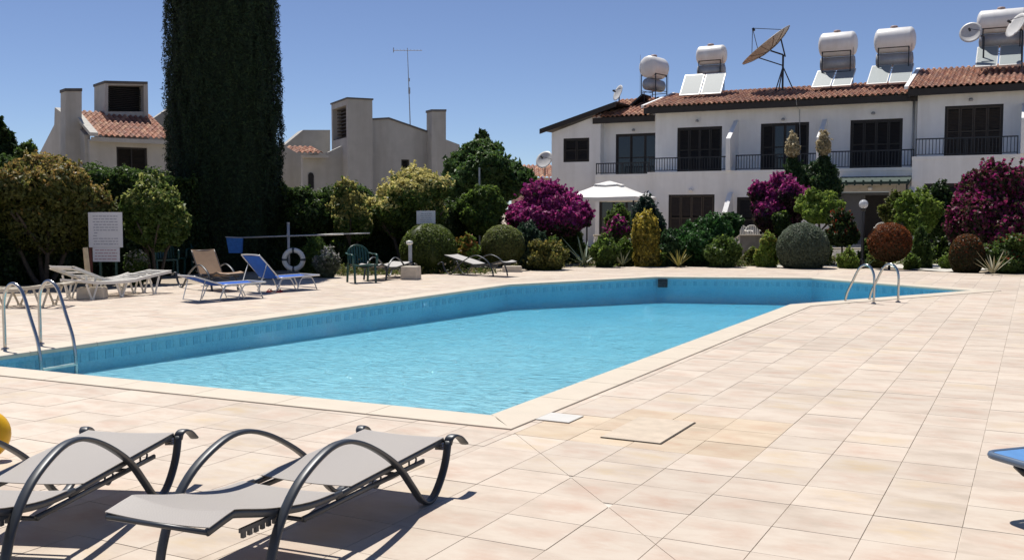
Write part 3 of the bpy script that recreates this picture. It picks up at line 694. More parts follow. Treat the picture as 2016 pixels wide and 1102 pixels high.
plant('conifer', 'dark blue green conifer behind the yellow bush', 'tree', 1236, 1314, 386, 528, 32, n=14000, size=.10, asp=.3, pal=((.018, .045, .028), (.012, .03, .018)), style='col', clump=.22)
plant('yellow_bush', 'upright golden yellow bush before the dark conifer', 'bush', 1242, 1300, 418, 522, 30.3, n=10000, size=.08, pal=YELL, tip=((.62, .48, .08), (.48, .40, .07)), tipw=.8, style='col', clump=.25)
plant('shrub', 'big bright green leafy shrub before the brown ground floor shutter', 'bush', 1328, 1446, 424, 528, 31, k=8, n=20000, size=.09, pal=((.03, .09, .02), (.04, .12, .03)), tip=((.07, .17, .04),), tipw=.4, clump=.22)
plant('shrub', 'green bushy top on the right shoulder of the big green shrub', 'bush', 1405, 1465, 420, 475, 33, n=7000, size=.10, pal=((.03, .08, .02), (.04, .10, .03)), tip=((.07, .15, .04),), tipw=.4, clump=.25)
plant('shrub', 'dense low dark green shrub at the deck edge under the big shrub', 'bush', 1385, 1462, 468, 528, 30, n=9000, size=.08, pal=G_MID, tip=G_LIGHT, tipw=.25, clump=.25)
plant('shrub', 'low leafy shrub between the conifer and the big green shrub', 'bush', 1292, 1346, 452, 524, 30.6, n=6000, size=.09, pal=((.04, .09, .04), (.05, .1, .03)), clump=.28)
plant('bougainvillea', 'magenta bougainvillea in front of the middle balcony', 'bush', 1468, 1600, 345, 480, 34.5, n=20000, size=.10, asp=.8, k=8, pal=((.03, .035, .015), (.06, .02, .04)), tip=PURP, tipw=1.0, clump=.22, tipz=-.15, core=.7)
plant('tall_shrub', 'tall dark green shrub reaching the balcony under two cream plumes', 'bush', 1546, 1656, 318, 425, 38.5, trunk=.08, k=8, n=15000, size=.15, asp=.25, pal=((.02, .05, .018), (.03, .07, .02)), tip=G_MID, tipw=.3, clump=.3)
plant('shrub', 'small yellow green shrub left of the grey clipped ball', 'bush', 1486, 1534, 460, 528, 30, n=5000, size=.08, pal=G_LIGHT, tip=GOLD, tipw=.4, clump=.28)
plant('clipped_bush', 'large clipped grey green ball bush beside the lamp post', 'bush', 1530, 1633, 438, 530, 29.5, n=22000, size=.05, pal=G_GREY, tip=((.17, .21, .15),), tipw=.5, style='clip', core=.93)
plant('shrub_tree', 'lime green round topped shrub above the grey clipped ball', 'bush', 1563, 1662, 380, 446, 32, trunk=.06, n=12000, size=.09, pal=G_LIGHT, tip=((.22, .28, .05),), tipw=.5, clump=.22)
plant('shrub_tree', 'dark red flowering shrub on a stem left of the lamp post', 'bush', 1622, 1694, 415, 492, 30.8, trunk=.04, n=8000, size=.08, pal=G_DARK, tip=((.25, .03, .015), (.06, .09, .02)), tipw=.45, clump=.25)
plant('shrub', 'small lime shrub at the foot of the lamp post', 'bush', 1650, 1692, 492, 531, 29.3, n=4500, size=.07, pal=G_LIGHT, tip=((.24, .28, .07),), tipw=.5, clump=.28)
plant('shrub', 'green shrub just right of the lamp post', 'bush', 1690, 1722, 476, 528, 30.5, n=3500, size=.08, pal=G_MID, clump=.28)
plant('clipped_bush', 'round rust red bush on a short stem right of the lamp post', 'bush', 1710, 1794, 438, 516, 28.8, trunk=.045, n=15000, size=.055, pal=((.06, .05, .018), (.10, .04, .015)), tip=RUSTY, tipw=.9, tipz=-.5, style='clip', core=.9)
plant('shrub_tree', 'lime green leafy tree right of the rust red bush', 'tree', 1758, 1856, 380, 470, 31.5, trunk=.06, stems=2, n=13000, size=.10, pal=G_LIGHT, tip=((.22, .28, .05),), tipw=.35, clump=.24)
plant('shrub', 'green bush behind the lime tree beside the grey doors', 'bush', 1730, 1792, 378, 462, 35, n=7000, size=.10, pal=G_OLIVE, tip=G_LIGHT, tipw=.4, clump=.25)
plant('shrub', 'narrow dark column shrub at the deck edge under the lime tree', 'bush', 1796, 1836, 448, 528, 30, style='col', n=6000, size=.07, pal=G_MID, clump=.25)
plant('hedge_bush', 'wide dark green hedge bush before the right hand house', 'bush', 1800, 1900, 362, 482, 36, n=14000, size=.12, pal=((.035, .07, .015), (.02, .045, .012)), clump=.25)
plant('bougainvillea', 'huge dull crimson bougainvillea at the right edge', 'bush', 1866, 2070, 318, 520, 31.5, n=40000, size=.095, asp=.75, k=10, pal=((.035, .05, .018), (.07, .03, .025)), tip=PURPD, tipw=.55, clump=.2, tipz=-.7, core=.74)
plant('clipped_bush', 'reddish brown rounded bush at the deck edge on the right', 'bush', 1872, 1938, 460, 541, 28, n=10000, size=.06, pal=((.08, .05, .02), (.05, .06, .02)), tip=RUSTY, tipw=.5, style='clip', core=.9)
plant('shrub', 'green shrub dotted with red flowers at the right edge', 'bush', 1925, 2060, 470, 545, 28, n=14000, size=.08, pal=G_MID, tip=((.4, .03, .015), (.06, .12, .02), (.07, .13, .03)), tipw=.35, clump=.24)
plant('shrub', 'small pale green ground shrub at the left foot of the huge crimson bougainvillea', 'bush', 1852, 1880, 505, 534, 29.6, n=1500, size=.07, pal=G_LIGHT, clump=.3)

FILL = [(1098, 1160, 452, 518, 33.5, G_MID, 'leafy green shrub filling the gap below the left bougainvillea'), (1296, 1340, 476, 520, 33, G_OLIVE, 'olive shrub low behind the yellow striped agave'),
 (1262, 1318, 500, 527, 30.5, G_MID, 'low green ground shrub at the foot of the dark conifer'), (1598, 1640, 470, 520, 32.5, G_MID, 'small green shrub right behind the grey clipped ball'),
 (1700, 1745, 498, 530, 30, G_OLIVE, 'low olive shrub between the lamp post and the rust red bush'), (1830, 1880, 470, 522, 32.5, G_DARK, 'dark shrub left of the huge crimson bougainvillea'),
 (1068, 1118, 470, 520, 31.5, G_MID, 'mid green shrub between the bougainvillea and the yucca'), (1466, 1500, 492, 530, 31, G_OLIVE, 'small olive shrub before the low speckled stone wall'),
 (930, 965, 486, 528, 29, G_MID, 'narrow green shrub left of the olive clipped round bush'), (1780, 1812, 505, 532, 29.5, G_MID, 'low green shrub under the right side of the rust red bush'),
 (1520, 1560, 420, 470, 33.5, G_DARK, 'dark leafy shrub between the magenta bougainvillea and the lime shrub'), (640, 700, 470, 540, 29, G_DARK, 'dark undergrowth shrub behind the silvery flowering bush')]
for x0_, x1_, y0_, y1_, w_, pl_, lb_ in FILL: plant('shrub', lb_, 'bush', x0_, x1_, y0_, y1_, w_, n=4500, size=.085, pal=pl_, tip=G_LIGHT, tipw=.3, clump=.28)
def low_growth(name, label, pts, n, hgt, pal, size):
    # loose ground cover scattered between two rows
    C = []; 
    for _ in range(n//14):
        i = random.randrange(len(pts)); (ax_1, w1), (ax_2, w2) = pts[i]; px = random.uniform(ax_1, ax_2); wd = random.uniform(w1, w2); p = PV(px, 450, wd); r = random.uniform(.06, .2)
        for _ in range(14): C.append((p.x+random.gauss(0, r), p.y+random.gauss(0, r), abs(random.gauss(0, hgt))-.03))
    C = np.array(C); o = leaf_obj(name, C, rng.normal(0, 1, C.shape)+np.array([0, 0, .5]), size*rng.uniform(.6, 1.3, len(C)), .4, np.clip(pick(pal, len(C), .3), .003, 1), M_LEAF, None); o['kind'] = 'stuff'; return o
low_growth('ground_cover', '', [((960, 30.5), (1480, 36)), ((1200, 30.6), (1480, 34)), ((1480, 31), (1640, 35)), ((1640, 31.5), (2050, 35)), ((640, 26.5), (960, 29.5))], 26000, .10, G_OLIVE+G_MID+((.2, .15, .08),), .09)

def blade(mb, base, dirv, L_, wd_, droop=.2):
    d = Vector(dirv).normalized(); s = d.cross(Vector((0, 0, 1))); s = s.normalized() if s.length > .01 else Vector((1, 0, 0))
    rows = []; nn = 5
    for i in range(nn+1):
        t = i/nn; p = Vector(base)+d*L_*t+Vector((0, 0, -droop*L_*t*t)); w_ = wd_*(1-t)**.6*(.6+.8*t if t < .5 else 1)*.5
        k = s.cross(d)*w_*.35; rows.append([p-s*w_, p-k, p+s*w_])
    o = len(mb.v); mb.sheet(rows)
def agave(px, py, L_, n, col, label, tilt=.7, wd_=.07, cat='plant', name='agave'):
    loc = G(px, py); t = thing(name, label, cat, loc, 0)
    if n > 24: pass
    m = mat('succulent_leaf', col, .5, .15, 8)
    me = None
    for i in range(n):
        a = i*2.4; e = tilt*(.3+.7*(i+1)/n); mb = MB(); blade(mb, (0, 0, .03), (math.cos(a)*math.sin(e), math.sin(a)*math.sin(e), math.cos(e)), L_*random.uniform(.8, 1.1), wd_, .08)
        mb.build('leaf', m, t)
    return t
agave(1150, 522, 1.15, 15, (.12, .17, .12), 'spiky grey green yucca with long pointed leaves beside the low yellowish shrub', 1.25, .10, name='yucca')
agave(1226, 524, .55, 16, (.20, .22, .13), 'low pale spiky agave at the deck edge right of the yucca', 1.0, .05)
agave(1336, 526, .62, 16, (.30, .27, .06), 'yellow striped spiky agave before the big green shrub', .95, .06)
agave(1955, 541, .75, 13, (.30, .27, .16), 'pale straw coloured spiky agave at the right hand deck edge', 1.0, .07)
agave(1706, 527, .35, 12, (.07, .14, .05), 'little dark green spiky plant right of the lamp foot', .9, .05)
# cream plumes
for px, y0, y1, lb in ((1560, 268, 312, 'left one of two cream flower plumes above the tall dark shrub'), (1621, 262, 308, 'right one of two cream flower plumes above the tall dark shrub')):
    p = PV(px, y1, 38.2); h = PV(px, y0, 38.2).z-p.z; t = thing('flower_plume', lb, 'flower', (p.x, p.y, 0), YAW, 'cream plumes above the tall shrub')
    crown('foliage', t, [(0, 0, p.z-.5, .26, .26, .6), (.12, 0, p.z-1.0, .48, .42, .8), (-.15, 0, p.z-1.6, .55, .45, .9)], 5500, .13, .25, ((.03, .07, .02), (.05, .09, .03)), clump=.3, core=.6)
    crown('bloom', t, [(0, 0, p.z+h*.42, .27, .25, h*.42), (0, 0, p.z+h*.72, .15, .15, h*.36)], 1800, .08, .6, ((.55, .47, .30), (.45, .37, .22)), clump=.3, core=.7, m=M_FLOWER)
    mb = MB(); mb.tube([(0, 0, 1.2), (0, 0, p.z+.2)], .03, 6); mb.build('stem', mat('green_stem', (.05, .08, .02)), t)

# ------------------------------------------------------------------ buildings
def wall_holes(mb, x0, x1, z0, z1, y0, y1, holes):
    xs = sorted({x0, x1, *[min(max(v, x0), x1) for h in holes for v in h[:2]]}); zs = sorted({z0, z1, *[min(max(v, z0), z1) for h in holes for v in h[2:]]})
    for j in range(len(zs)-1):
        run = None
        for i in range(len(xs)-1):
            cx, cz = (xs[i]+xs[i+1])/2, (zs[j]+zs[j+1])/2
            solid = not any(h[0] < cx < h[1] and h[2] < cz < h[3] for h in holes)
            if solid: run = (run[0] if run else xs[i], xs[i+1])
            if (not solid or i == len(xs)-2) and run: mb.box(run[0], run[1], y0, y1, zs[j], zs[j+1]); run = None
def shutter(parent, x0, x1, z0, z1, y, panels=2, name='shutter_door', m=None, fm=None, glass=False, open_=None):
    m = m or M_SHUT; fm = fm or M_FASCIA
    f = MB(); t_ = .07
    f.box(x0+.004, x0+t_, y-.02, y+.08, z0+.004, z1-.004); f.box(x1-t_, x1-.004, y-.02, y+.08, z0+.004, z1-.004)
    f.box(x0+t_, x1-t_, y-.018, y+.08, z1-t_, z1-.004); f.box(x0+t_, x1-t_, y-.018, y+.08, z0+.004, z0+.05)
    fr = f.build(name, fm, parent, world=True)
    b = MB(); b.box(x0+.01, x1-.01, y+.14, y+.17, z0+.01, z1-.01); b.build('backing', M_BLACK, fr, world=True)
    W = (x1-x0-2*t_)/panels
    for i in range(panels):
        a = x0+t_+i*W+.008; c = x0+t_+(i+1)*W-.008
        p = MB(); s = .05; yo = y+(.02 if i % 2 else .0)
        p.box(a, a+s, yo, yo+.04, z0+.06, z1-t_-.005); p.box(c-s, c, yo, yo+.04, z0+.06, z1-t_-.005)
        for zz in (z0+.06, (z0+z1)/2-.03, z1-t_-.065): p.box(a+s, c-s, yo+.002, yo+.038, zz, zz+.06)
        if glass or (open_ is not None and i in open_):
            p.build('sash', fm, fr, world=True); g = MB(); g.box(a+s, c-s, yo+.018, yo+.024, z0+.12, z1-t_-.065); g.build('pane', M_GLASS, fr, world=True)
            continue
        z = z0+.14
        while z < z1-.2:
            if abs(z-(z0+z1)/2) > .06:
                o = len(p.v); p.add([(a+s, yo+.006, z), (c-s, yo+.006, z), (c-s, yo+.034, z+.045), (a+s, yo+.034, z+.045), (a+s, yo+.006, z+.008), (c-s, yo+.006, z+.008), (c-s, yo+.034, z+.053), (a+s, yo+.034, z+.053)],
                      [(0, 1, 2, 3), (7, 6, 5, 4), (0, 4, 5, 1), (3, 2, 6, 7)])
            z += .062
        p.build('shutter_panel', m, fr, world=True)
    return fr
def tile_roof(parent, x0, x1, y0, z0, y1, z1, pitch=.235, row=.36, name='roof_tiles'):
    nx = max(2, round((x1-x0)/pitch)); pitch = (x1-x0)/nx; Ls = math.hypot(y1-y0, z1-z0); nr = max(2, round(Ls/row)); dy, dz = (y1-y0)/Ls, (z1-z0)/Ls
    mb = MB(); cols = []; K = 6
    base = [(.34, .15, .09), (.38, .19, .12), (.28, .125, .085), (.44, .25, .16), (.30, .16, .115)]
    for i in range(nx):
        for j in range(nr):
            c = random.choice(base); k = random.uniform(.8, 1.15); c = tuple(v*k for v in c)+(1,)
            s0, s1 = j*Ls/nr-.03, (j+1)*Ls/nr+.02; o = len(mb.v); jx = random.uniform(-.006, .006)
            for (s, lift) in ((s0, .035), (s1, .012)):
                for q in range(K+1):
                    u = q/K
                    # barrel over the middle 64 %, channel at the rim
                    v = (u-.5)/.34; h = .075*math.sqrt(max(0, 1-v*v)) if abs(v) < 1 else -.012
                    h += lift; mb.v.append((x0+(i+u)*pitch+jx, y0+dy*s-dz*h, z0+dz*s+dy*h))
            for q in range(K): mb.f.append((o+q, o+q+1, o+K+2+q, o+K+1+q))
            # front lip of each tile
            o2 = len(mb.v)
            for q in range(K+1):
                p = Vector(mb.v[o+q]); mb.v.append((p.x, p.y+dz*.028, p.z-dy*.028))
            for q in range(K): mb.f.append((o2+q, o2+q+1, o+q+1, o+q))
            cols += [c]*(2*(K+1)+(K+1))
    mb.c = cols; o = mb.build(name, M_ROOF, parent, world=True); return stuff(o)
def railing(parent, x0, x1, y, z0, z1, sides=None):
    f = MB(); f.box(x0, x1, y-.025, y+.025, z1-.05, z1); f.box(x0, x1, y-.012, y+.012, z0+.06, z0+.09)
    nb = max(2, round((x1-x0)/1.6))
    for i in range(nb+1): xx = x0+.02+(x1-x0-.04)*i/nb; f.box(xx-.02, xx+.02, y-.018, y+.018, z0, z1-.036)
    r = f.build('balcony_railing', M_IRON, parent, world=True)
    k = int((x1-x0)/.125); me = None
    rt = parent
    while rt.parent: rt = rt.parent
    for i in range(1, k):
        xx = x0+(x1-x0)*i/k
        if me is None:
            b = MB(); b.box(-.013, .013, -.01, .01, 0, z1-z0-.14); o = b.build('baluster', M_IRON, r); me = o.data
        else: o = bpy.data.objects.new('baluster', me); COL.objects.link(o); o.parent = r
        o.location = (xx-rt.location.x, y-rt.location.y, z0+.09-rt.location.z)
    return r
def X(px, y, py=300): return PY(px, py, y).x
def Z(px, py, y): return PY(px, py, y).z
def boxp(name, m, parent, x0, x1, y0, y1, z0, z1, **kw):
    b = MB(); b.box(x0, x1, y0, y1, z0, z1); return b.build(name, m, parent, world=True, **kw)
def fin(parent, px, ya, yb, pa, pb, zbot, th=.2, pxw=None):
    # sloped white wing wall between flats: from (px at ya, pa) down to (yb, pb)
    x = X(px, ya); za = Z(px, pa, ya); zb = PY(px, pb, yb).z
    b = MB(); b.prism([(ya+.002, zbot), (yb, zbot), (yb, zb), (ya-.15, za), (ya+.002, za)], x-th/2, x+th/2, 'x'); return b.build('wing_wall', M_WHITE, parent, world=True)

# --- white terrace, middle house
YM, YB = 46.0, 44.7
mh = thing('terraced_house', 'white middle terraced house with two fin walls and a long red tile roof', 'house', (X(1540, YM), YM, 0))
xl, xr = X(1290, YM), X(1803, YM); ze = Z(1500, 209, YM)
doors = [(1333, 1421, 250, 335), (1497, 1592, 242, 331), (1673, 1776, 235, 327)]
zfl = Z(1540, 334, YB)+0.0
hol = [(X(a, YM), X(b, YM), zfl, Z((a+b)/2, c, YM)) for a, b, c, d in doors]
gd = (X(1648, YM), X(1752, YM), .25, Z(1700, 378, YM))
wm = MB(); wall_holes(wm, xl, xr, -.1, ze+.25, YM, YM+.25, hol+[gd])
wm.box(xl, xl+.25, YM+.25, YM+9, -.1, ze+.25); wm.box(xr-.25, xr, YM+.25, YM+9, -.1, ze+.2)
wm.build('wall', M_WHITE, mh, world=True)
for k, h in enumerate(hol): shutter(mh, *h, YM+.06, panels=(4, 4, 4)[k], open_=([1, 2] if k == 1 else None))
# grey panelled ground floor doors
f = MB(); f.box(gd[0]+.004, gd[1]-.004, YM+.1, YM+.14, gd[2], gd[3]-.01); dr = f.build('door', M_GREYDOOR, mh, world=True)
for i in range(2):
    a = gd[0]+.12+i*(gd[1]-gd[0])/2; boxp('door_panel', M_FASCIA if i else M_GREYDOOR, dr, a, a+(gd[1]-gd[0])/2-.2, YM+.075, YM+.098, .35, gd[3]-.15)
# projecting ground floor under the balcony
xbl, xbm = X(1275, YB), X(1640, YB)
g1 = (X(1317, YB), X(1408, YB), .3, Z(1360, 383, YB)); g2 = (X(1452, YB), X(1520, YB), .3, Z(1480, 388, YB))
pm = MB(); wall_holes(pm, xbl, xbm, -.1, zfl-.14, YB, YB+.22, [g1, g2]); pm.box(xbl, xbl+.22, YB+.22, YM-.003, -.1, zfl-.14); pm.box(xbm-.2, xbm, YB+.22, YM-.003, -.1, zfl-.14)
pm.build('lower_wall', M_WHITE, mh, world=True)
shutter(mh, *g1, YB+.05, panels=4, name='ground_shutter', m=M_SHUT2); shutter(mh, *g2, YB+.05, panels=2, name='ground_shutter')
boxp('balcony_slab', M_WHITE, mh, xbl, xr+.02, YB-.02, YM-.003, zfl-.138, zfl)
boxp('balcony_parapet', M_WHITE, mh, xbm+.004, xr, YB-.003, YB+.2, Z(1700, 354, YB), zfl-.142)
boxp('beam', mat('cream_beam', (.55, .50, .42), .8), mh, xbm+.02, X(1768, YB), YB-.45, YB-.2, Z(1700, 378, YB), Z(1700, 366, YB))
# green canopy over the patio
cn = MB(); c0, c1 = X(1652, 44.2), X(1795, 44.2); cz = Z(1720, 356, 44.2)
cn.add([(c0, 43.6, cz-.16), (c1, 43.6, cz-.16), (c1, YB-.01, cz+.10), (c0, YB-.01, cz+.10), (c0, 43.6, cz-.05), (c1, 43.6, cz-.05), (c1, YB-.01, cz+.2), (c0, YB-.01, cz+.2)], [(0, 3, 2, 1), (4, 5, 6, 7), (0, 1, 5, 4), (1, 2, 6, 5), (3, 0, 4, 7)])
cno = cn.build('patio_canopy', M_PERG, mh, world=True)
for i in range(9): boxp('canopy_rib', M_PERG, cno, c0+.02+(c1-c0-.1)*i/8, c0+.08+(c1-c0-.1)*i/8, 43.58, 43.7, cz-.2, cz+.015)
for xx in (c0+.1, c1-.1): boxp('post', M_IRON, cno, xx-.04, xx+.04, 43.68, 43.76, -.05, cz-.165)
fin(mh, 1450, YM, YB-.15, 238, 272, zfl, .2); fin(mh, 1624, YM, YB-.15, 236, 270, zfl, .2)
fin(mh, 1440, YB, YB-1.0, 380, 418, -.1, .22); fin(mh, 1276, YB, YB-1.0, 380, 420, -.1, .22); fin(mh, 1800, YB, YB-1.0, 352, 392, -.1, .22)
railing(mh, xbl+.05, X(1436, YB), YB+.06, zfl, Z(1360, 309, YB)); railing(mh, X(1448, YB), X(1612, YB), YB+.06, zfl, Z(1530, 303, YB)); railing(mh, X(1622, YB), X(1800, YB), YB+.06, zfl, Z(1700, 296, YB))
rx0, rx1 = X(1266, YM-.6), X(1803, YM-.6); rz0 = Z(1500, 200, YM-.6); rz1 = Z(1500, 177, 50)
tile_roof(mh, rx0, rx1, YM-.62, rz0, 50, rz1)
rb = MB(); rb.box(rx0, rx1, YM-.58, YM-.5, rz0-.30, rz0-.02); rb.box(rx0, rx1, YM-.5, YM+.001, rz0-.12, rz0-.06)
rb.add([(rx0, YM-.5, rz0-.05), (rx1, YM-.5, rz0-.05), (rx1, 50, rz1-.06), (rx0, 50, rz1-.06), (rx0, 54.8, rz0-.05), (rx1, 54.8, rz0-.05)], [(0, 1, 2, 3), (3, 2, 5, 4)]); rb.build('fascia', M_FASCIA, mh, world=True)
vb = MB(); sl_ = (rz1-rz0)/(50-YM+.62); vb.add([(rx0-.12, YM-.62, rz0-.02), (rx0+.02, YM-.62, rz0-.02), (rx0+.02, 50, rz1+.0), (rx0-.12, 50, rz1), (rx0-.12, YM-.62, rz0+.1), (rx0+.02, YM-.62, rz0+.1), (rx0+.02, 50, rz1+.12), (rx0-.12, 50, rz1+.12)], [(0, 3, 2, 1), (4, 5, 6, 7), (0, 1, 5, 4), (1, 2, 6, 5), (3, 0, 4, 7)]); vb.build('verge', M_WHITE, mh, world=True)
for px, py in ((1374, 239), (1543, 236), (1720, 224)):
    c = PY(px, py, YM); b = MB(); b.lathe([(.02, 0), (.07, 0), (.09, .05), (.05, .12)], 10, Matrix.Translation((c.x, YM-.14, c.z-.05))); b.build('wall_lamp', M_GALV, mh, world=True)
for px, py in ((1361, 375), (1717, 372)):
    c = PY(px, py, YB); b = MB(); b.lathe([(.02, 0), (.08, .02), (.10, .09), (.06, .16), (.01, .18)], 12, Matrix.Translation((c.x, YB-.12 if px < 1500 else YB-.6, c.z-.08))); b.build('wall_lamp', M_CANVAS, mh, smooth=True, world=True)

b = MB(); xx = xr-.12; b.tube([(xx, YM-.07, ze-.05), (xx, YM-.07, zfl+.05)], .045, 8); b.build('downpipe', M_GALV, mh, smooth=True, world=True)
b = MB(); xx = X(1566, YM-.62); b.tube([(xx, YM-.66, rz0+.2), (xx, YM-.62, rz0-.1), (xx+.02, YM-.55, rz0-.32), (xx+.02, YM-.03, rz0-.38), (xx+.1, YM-.03, zfl+.4)], .012, 5); b.build('cable', M_GALV, mh, world=True)
# --- right hand house
YR, YRB = 45.6, 44.2
rh = thing('terraced_house', 'taller white terraced house at the right edge with its roof stepped above the others', 'house', (X(1910, YR), YR, 0))
xl2, xr2 = X(1804, YR), X(1804, YR)+7.2; ze2 = Z(1900, 184, YR); zf2 = Z(1900, 306, YRB)
h2 = (X(1858, YR), X(1973, YR), zf2, Z(1915, 207, YR)); g3 = (X(1822, YRB), X(1905, YRB), .25, Z(1860, 361, YRB))
wm = MB(); wall_holes(wm, xl2, xr2, -.1, ze2+.2, YR, YR+.25, [h2]); wm.box(xl2, xl2+.25, YR+.25, YR+9, -.1, ze2+.2); wm.box(xr2-.25, xr2, YR+.25, YR+9, -.1, ze2+.2); wm.build('wall', M_WHITE, rh, world=True)
shutter(rh, *h2, YR+.06, panels=4, m=M_SHUT2)
pm = MB(); wall_holes(pm, xl2-.01, xr2, -.1, zf2-.14, YRB, YRB+.22, [g3]); pm.box(xl2-.01, xl2+.2, YRB+.22, YR-.003, -.1, zf2-.14); pm.build('lower_wall', M_WHITE, rh, world=True)
boxp('balcony_slab', M_WHITE, rh, xl2-.02, xr2, YRB-.02, YR-.003, zf2-.138, zf2)
shutter(rh, *g3, YRB+.05, panels=2, name='ground_shutter'); fin(rh, 2016, YR, YRB-.15, 205, 232, zf2, .22)
railing(rh, X(1802, YRB), X(2004, YRB), YRB+.06, zf2, Z(1900, 270, YRB)); 
q0, q1 = X(1784, YR-.6), xr2+.3; qz0 = Z(1900, 169, YR-.6); qz1 = Z(1900, 133.5, 49.6)
tile_roof(rh, q0, q1, YR-.62, qz0, 49.6, qz1)
rb = MB(); rb.box(q0, q1, YR-.58, YR-.5, qz0-.30, qz0-.02); rb.box(q0, q1, YR-.5, YR+.001, qz0-.12, qz0-.06); rb.box(q0, q0+.1, YR-.5, YR+4, qz0-.35, qz0-.04)
rb.add([(q0, YR-.5, qz0-.05), (q1, YR-.5, qz0-.05), (q1, 49.6, qz1-.06), (q0, 49.6, qz1-.06), (q0, 54.5, qz0-.05), (q1, 54.5, qz0-.05)], [(0, 1, 2, 3), (3, 2, 5, 4)]); rb.build('fascia', M_FASCIA, rh, world=True)
vb = MB(); vb.add([(q0-.14, YR-.62, qz0-.02), (q0+.02, YR-.62, qz0-.02), (q0+.02, 49.6, qz1), (q0-.14, 49.6, qz1), (q0-.14, YR-.62, qz0+.1), (q0+.02, YR-.62, qz0+.1), (q0+.02, 49.6, qz1+.12), (q0-.14, 49.6, qz1+.12)], [(0, 3, 2, 1), (4, 5, 6, 7), (0, 1, 5, 4), (1, 2, 6, 5), (3, 0, 4, 7)]); vb.build('verge', M_WHITE, rh, world=True)
c = PY(1912, 197, YR); b = MB(); b.lathe([(.02, 0), (.07, 0), (.09, .05), (.05, .12)], 10, Matrix.Translation((c.x, YR-.14, c.z-.05))); b.build('wall_lamp', M_GALV, rh, world=True)

# --- left end house with the gable
YL, YLG, YLB = 46.8, 46.3, 44.9
lh = thing('terraced_house', 'white end house with a black edged gable and one square window, behind the gazebo', 'house', (X(1180, YL), YL, 0))
gx0, gx1 = X(1086, YLG), X(1182, YLG); wz = (X(1109, YLG), X(1160, YLG), Z(1135, 319, YLG), Z(1135, 272, YLG)); zt = Z(1086, 262, YLG)
wm = MB(); wall_holes(wm, gx0, gx1, -.1, zt, YLG, YLG+.25, [wz]); za = Z(1182, 225, YLG)
wm.prism([(gx0, zt+.001), (gx1, zt+.001), (gx1, za)], YLG, YLG+.25); wm.box(gx0, gx0+.25, YLG+.25, YLG+8, -.1, zt)
lx1 = xl-.004; d1 = (X(1212, YL), lx1-.02, zfl-.35, Z(1250, 263, YL)); ze3 = Z(1235, 235, YL)
wall_holes(wm, gx1, lx1, -.1, ze3+.2, YL, YL+.25, [d1]); wm.box(gx1-.25, gx1, YLG+.25, YL-.002, -.1, za-.1)
wm.build('wall', M_WHITE, lh, world=True)
shutter(lh, *wz, YLG+.05, panels=2, name='window', m=M_SHUT); shutter(lh, *d1, YL+.05, panels=3, name='balcony_door', glass=True)
zf3 = Z(1230, 343, YLB); bx0 = X(1172, YLB); g4 = (X(1180, YLB), X(1262, YLB), .25, Z(1220, 388, YLB))
pm = MB(); wall_holes(pm, bx0, xbl-.01, -.1, zf3-.14, YLB, YLB+.2, [g4]); pm.build('lower_wall', M_WHITE, lh, world=True)
boxp('balcony_slab', M_WHITE, lh, bx0, xbl-.01, YLB-.02, YLG-.003, zf3-.138, zf3); shutter(lh, *g4, YLB+.05, panels=3, name='ground_shutter', glass=True)
railing(lh, bx0+.02, xbl-.03, YLB+.06, zf3, Z(1230, 320, YLB))
# gable roof: black barge board rising to the right, slab behind it
A = PY(1062, 255, YLG-.35); B = PY(1212, 200, YLG-.35)
rb = MB(); rb.prism([(A.x, A.z-.22), (B.x, B.z-.24), (B.x, B.z), (A.x, A.z+.02)], YLG-.35, YLG-.27); rb.prism([(A.x, A.z-.06), (B.x, B.z-.06), (B.x, B.z+.02), (A.x, A.z+.04)], YLG-.268, YLG+7.5); rb.build('barge_board', M_FASCIA, lh, world=True)
t0, t1 = X(1166, YL-.6), rx0-.14; tz0 = Z(1230, 229, YL-.6); tz1 = Z(1245, 197, 50)
tile_roof(lh, t0, t1+.1, YL-.62, tz0, 50, tz1)
rb = MB(); rb.box(t0, t1+.4, YL-.58, YL-.5, tz0-.30, tz0-.02); rb.box(t0, t1+.2, YL-.5, YL+.001, tz0-.12, tz0-.06); rb.add([(t0, YL-.5, tz0-.06), (t1, YL-.5, tz0-.06), (t1, 50, tz1-.06), (t0, 50, tz1-.06)], [(0, 1, 2, 3)]); rb.build('fascia', M_FASCIA, lh, world=True)
c = PY(1249, 257, YL); b = MB(); b.lathe([(.02, 0), (.07, 0), (.09, .05), (.05, .12)], 10, Matrix.Translation((c.x, YL-.14, c.z-.05))); b.build('wall_lamp', M_GALV, lh, world=True)

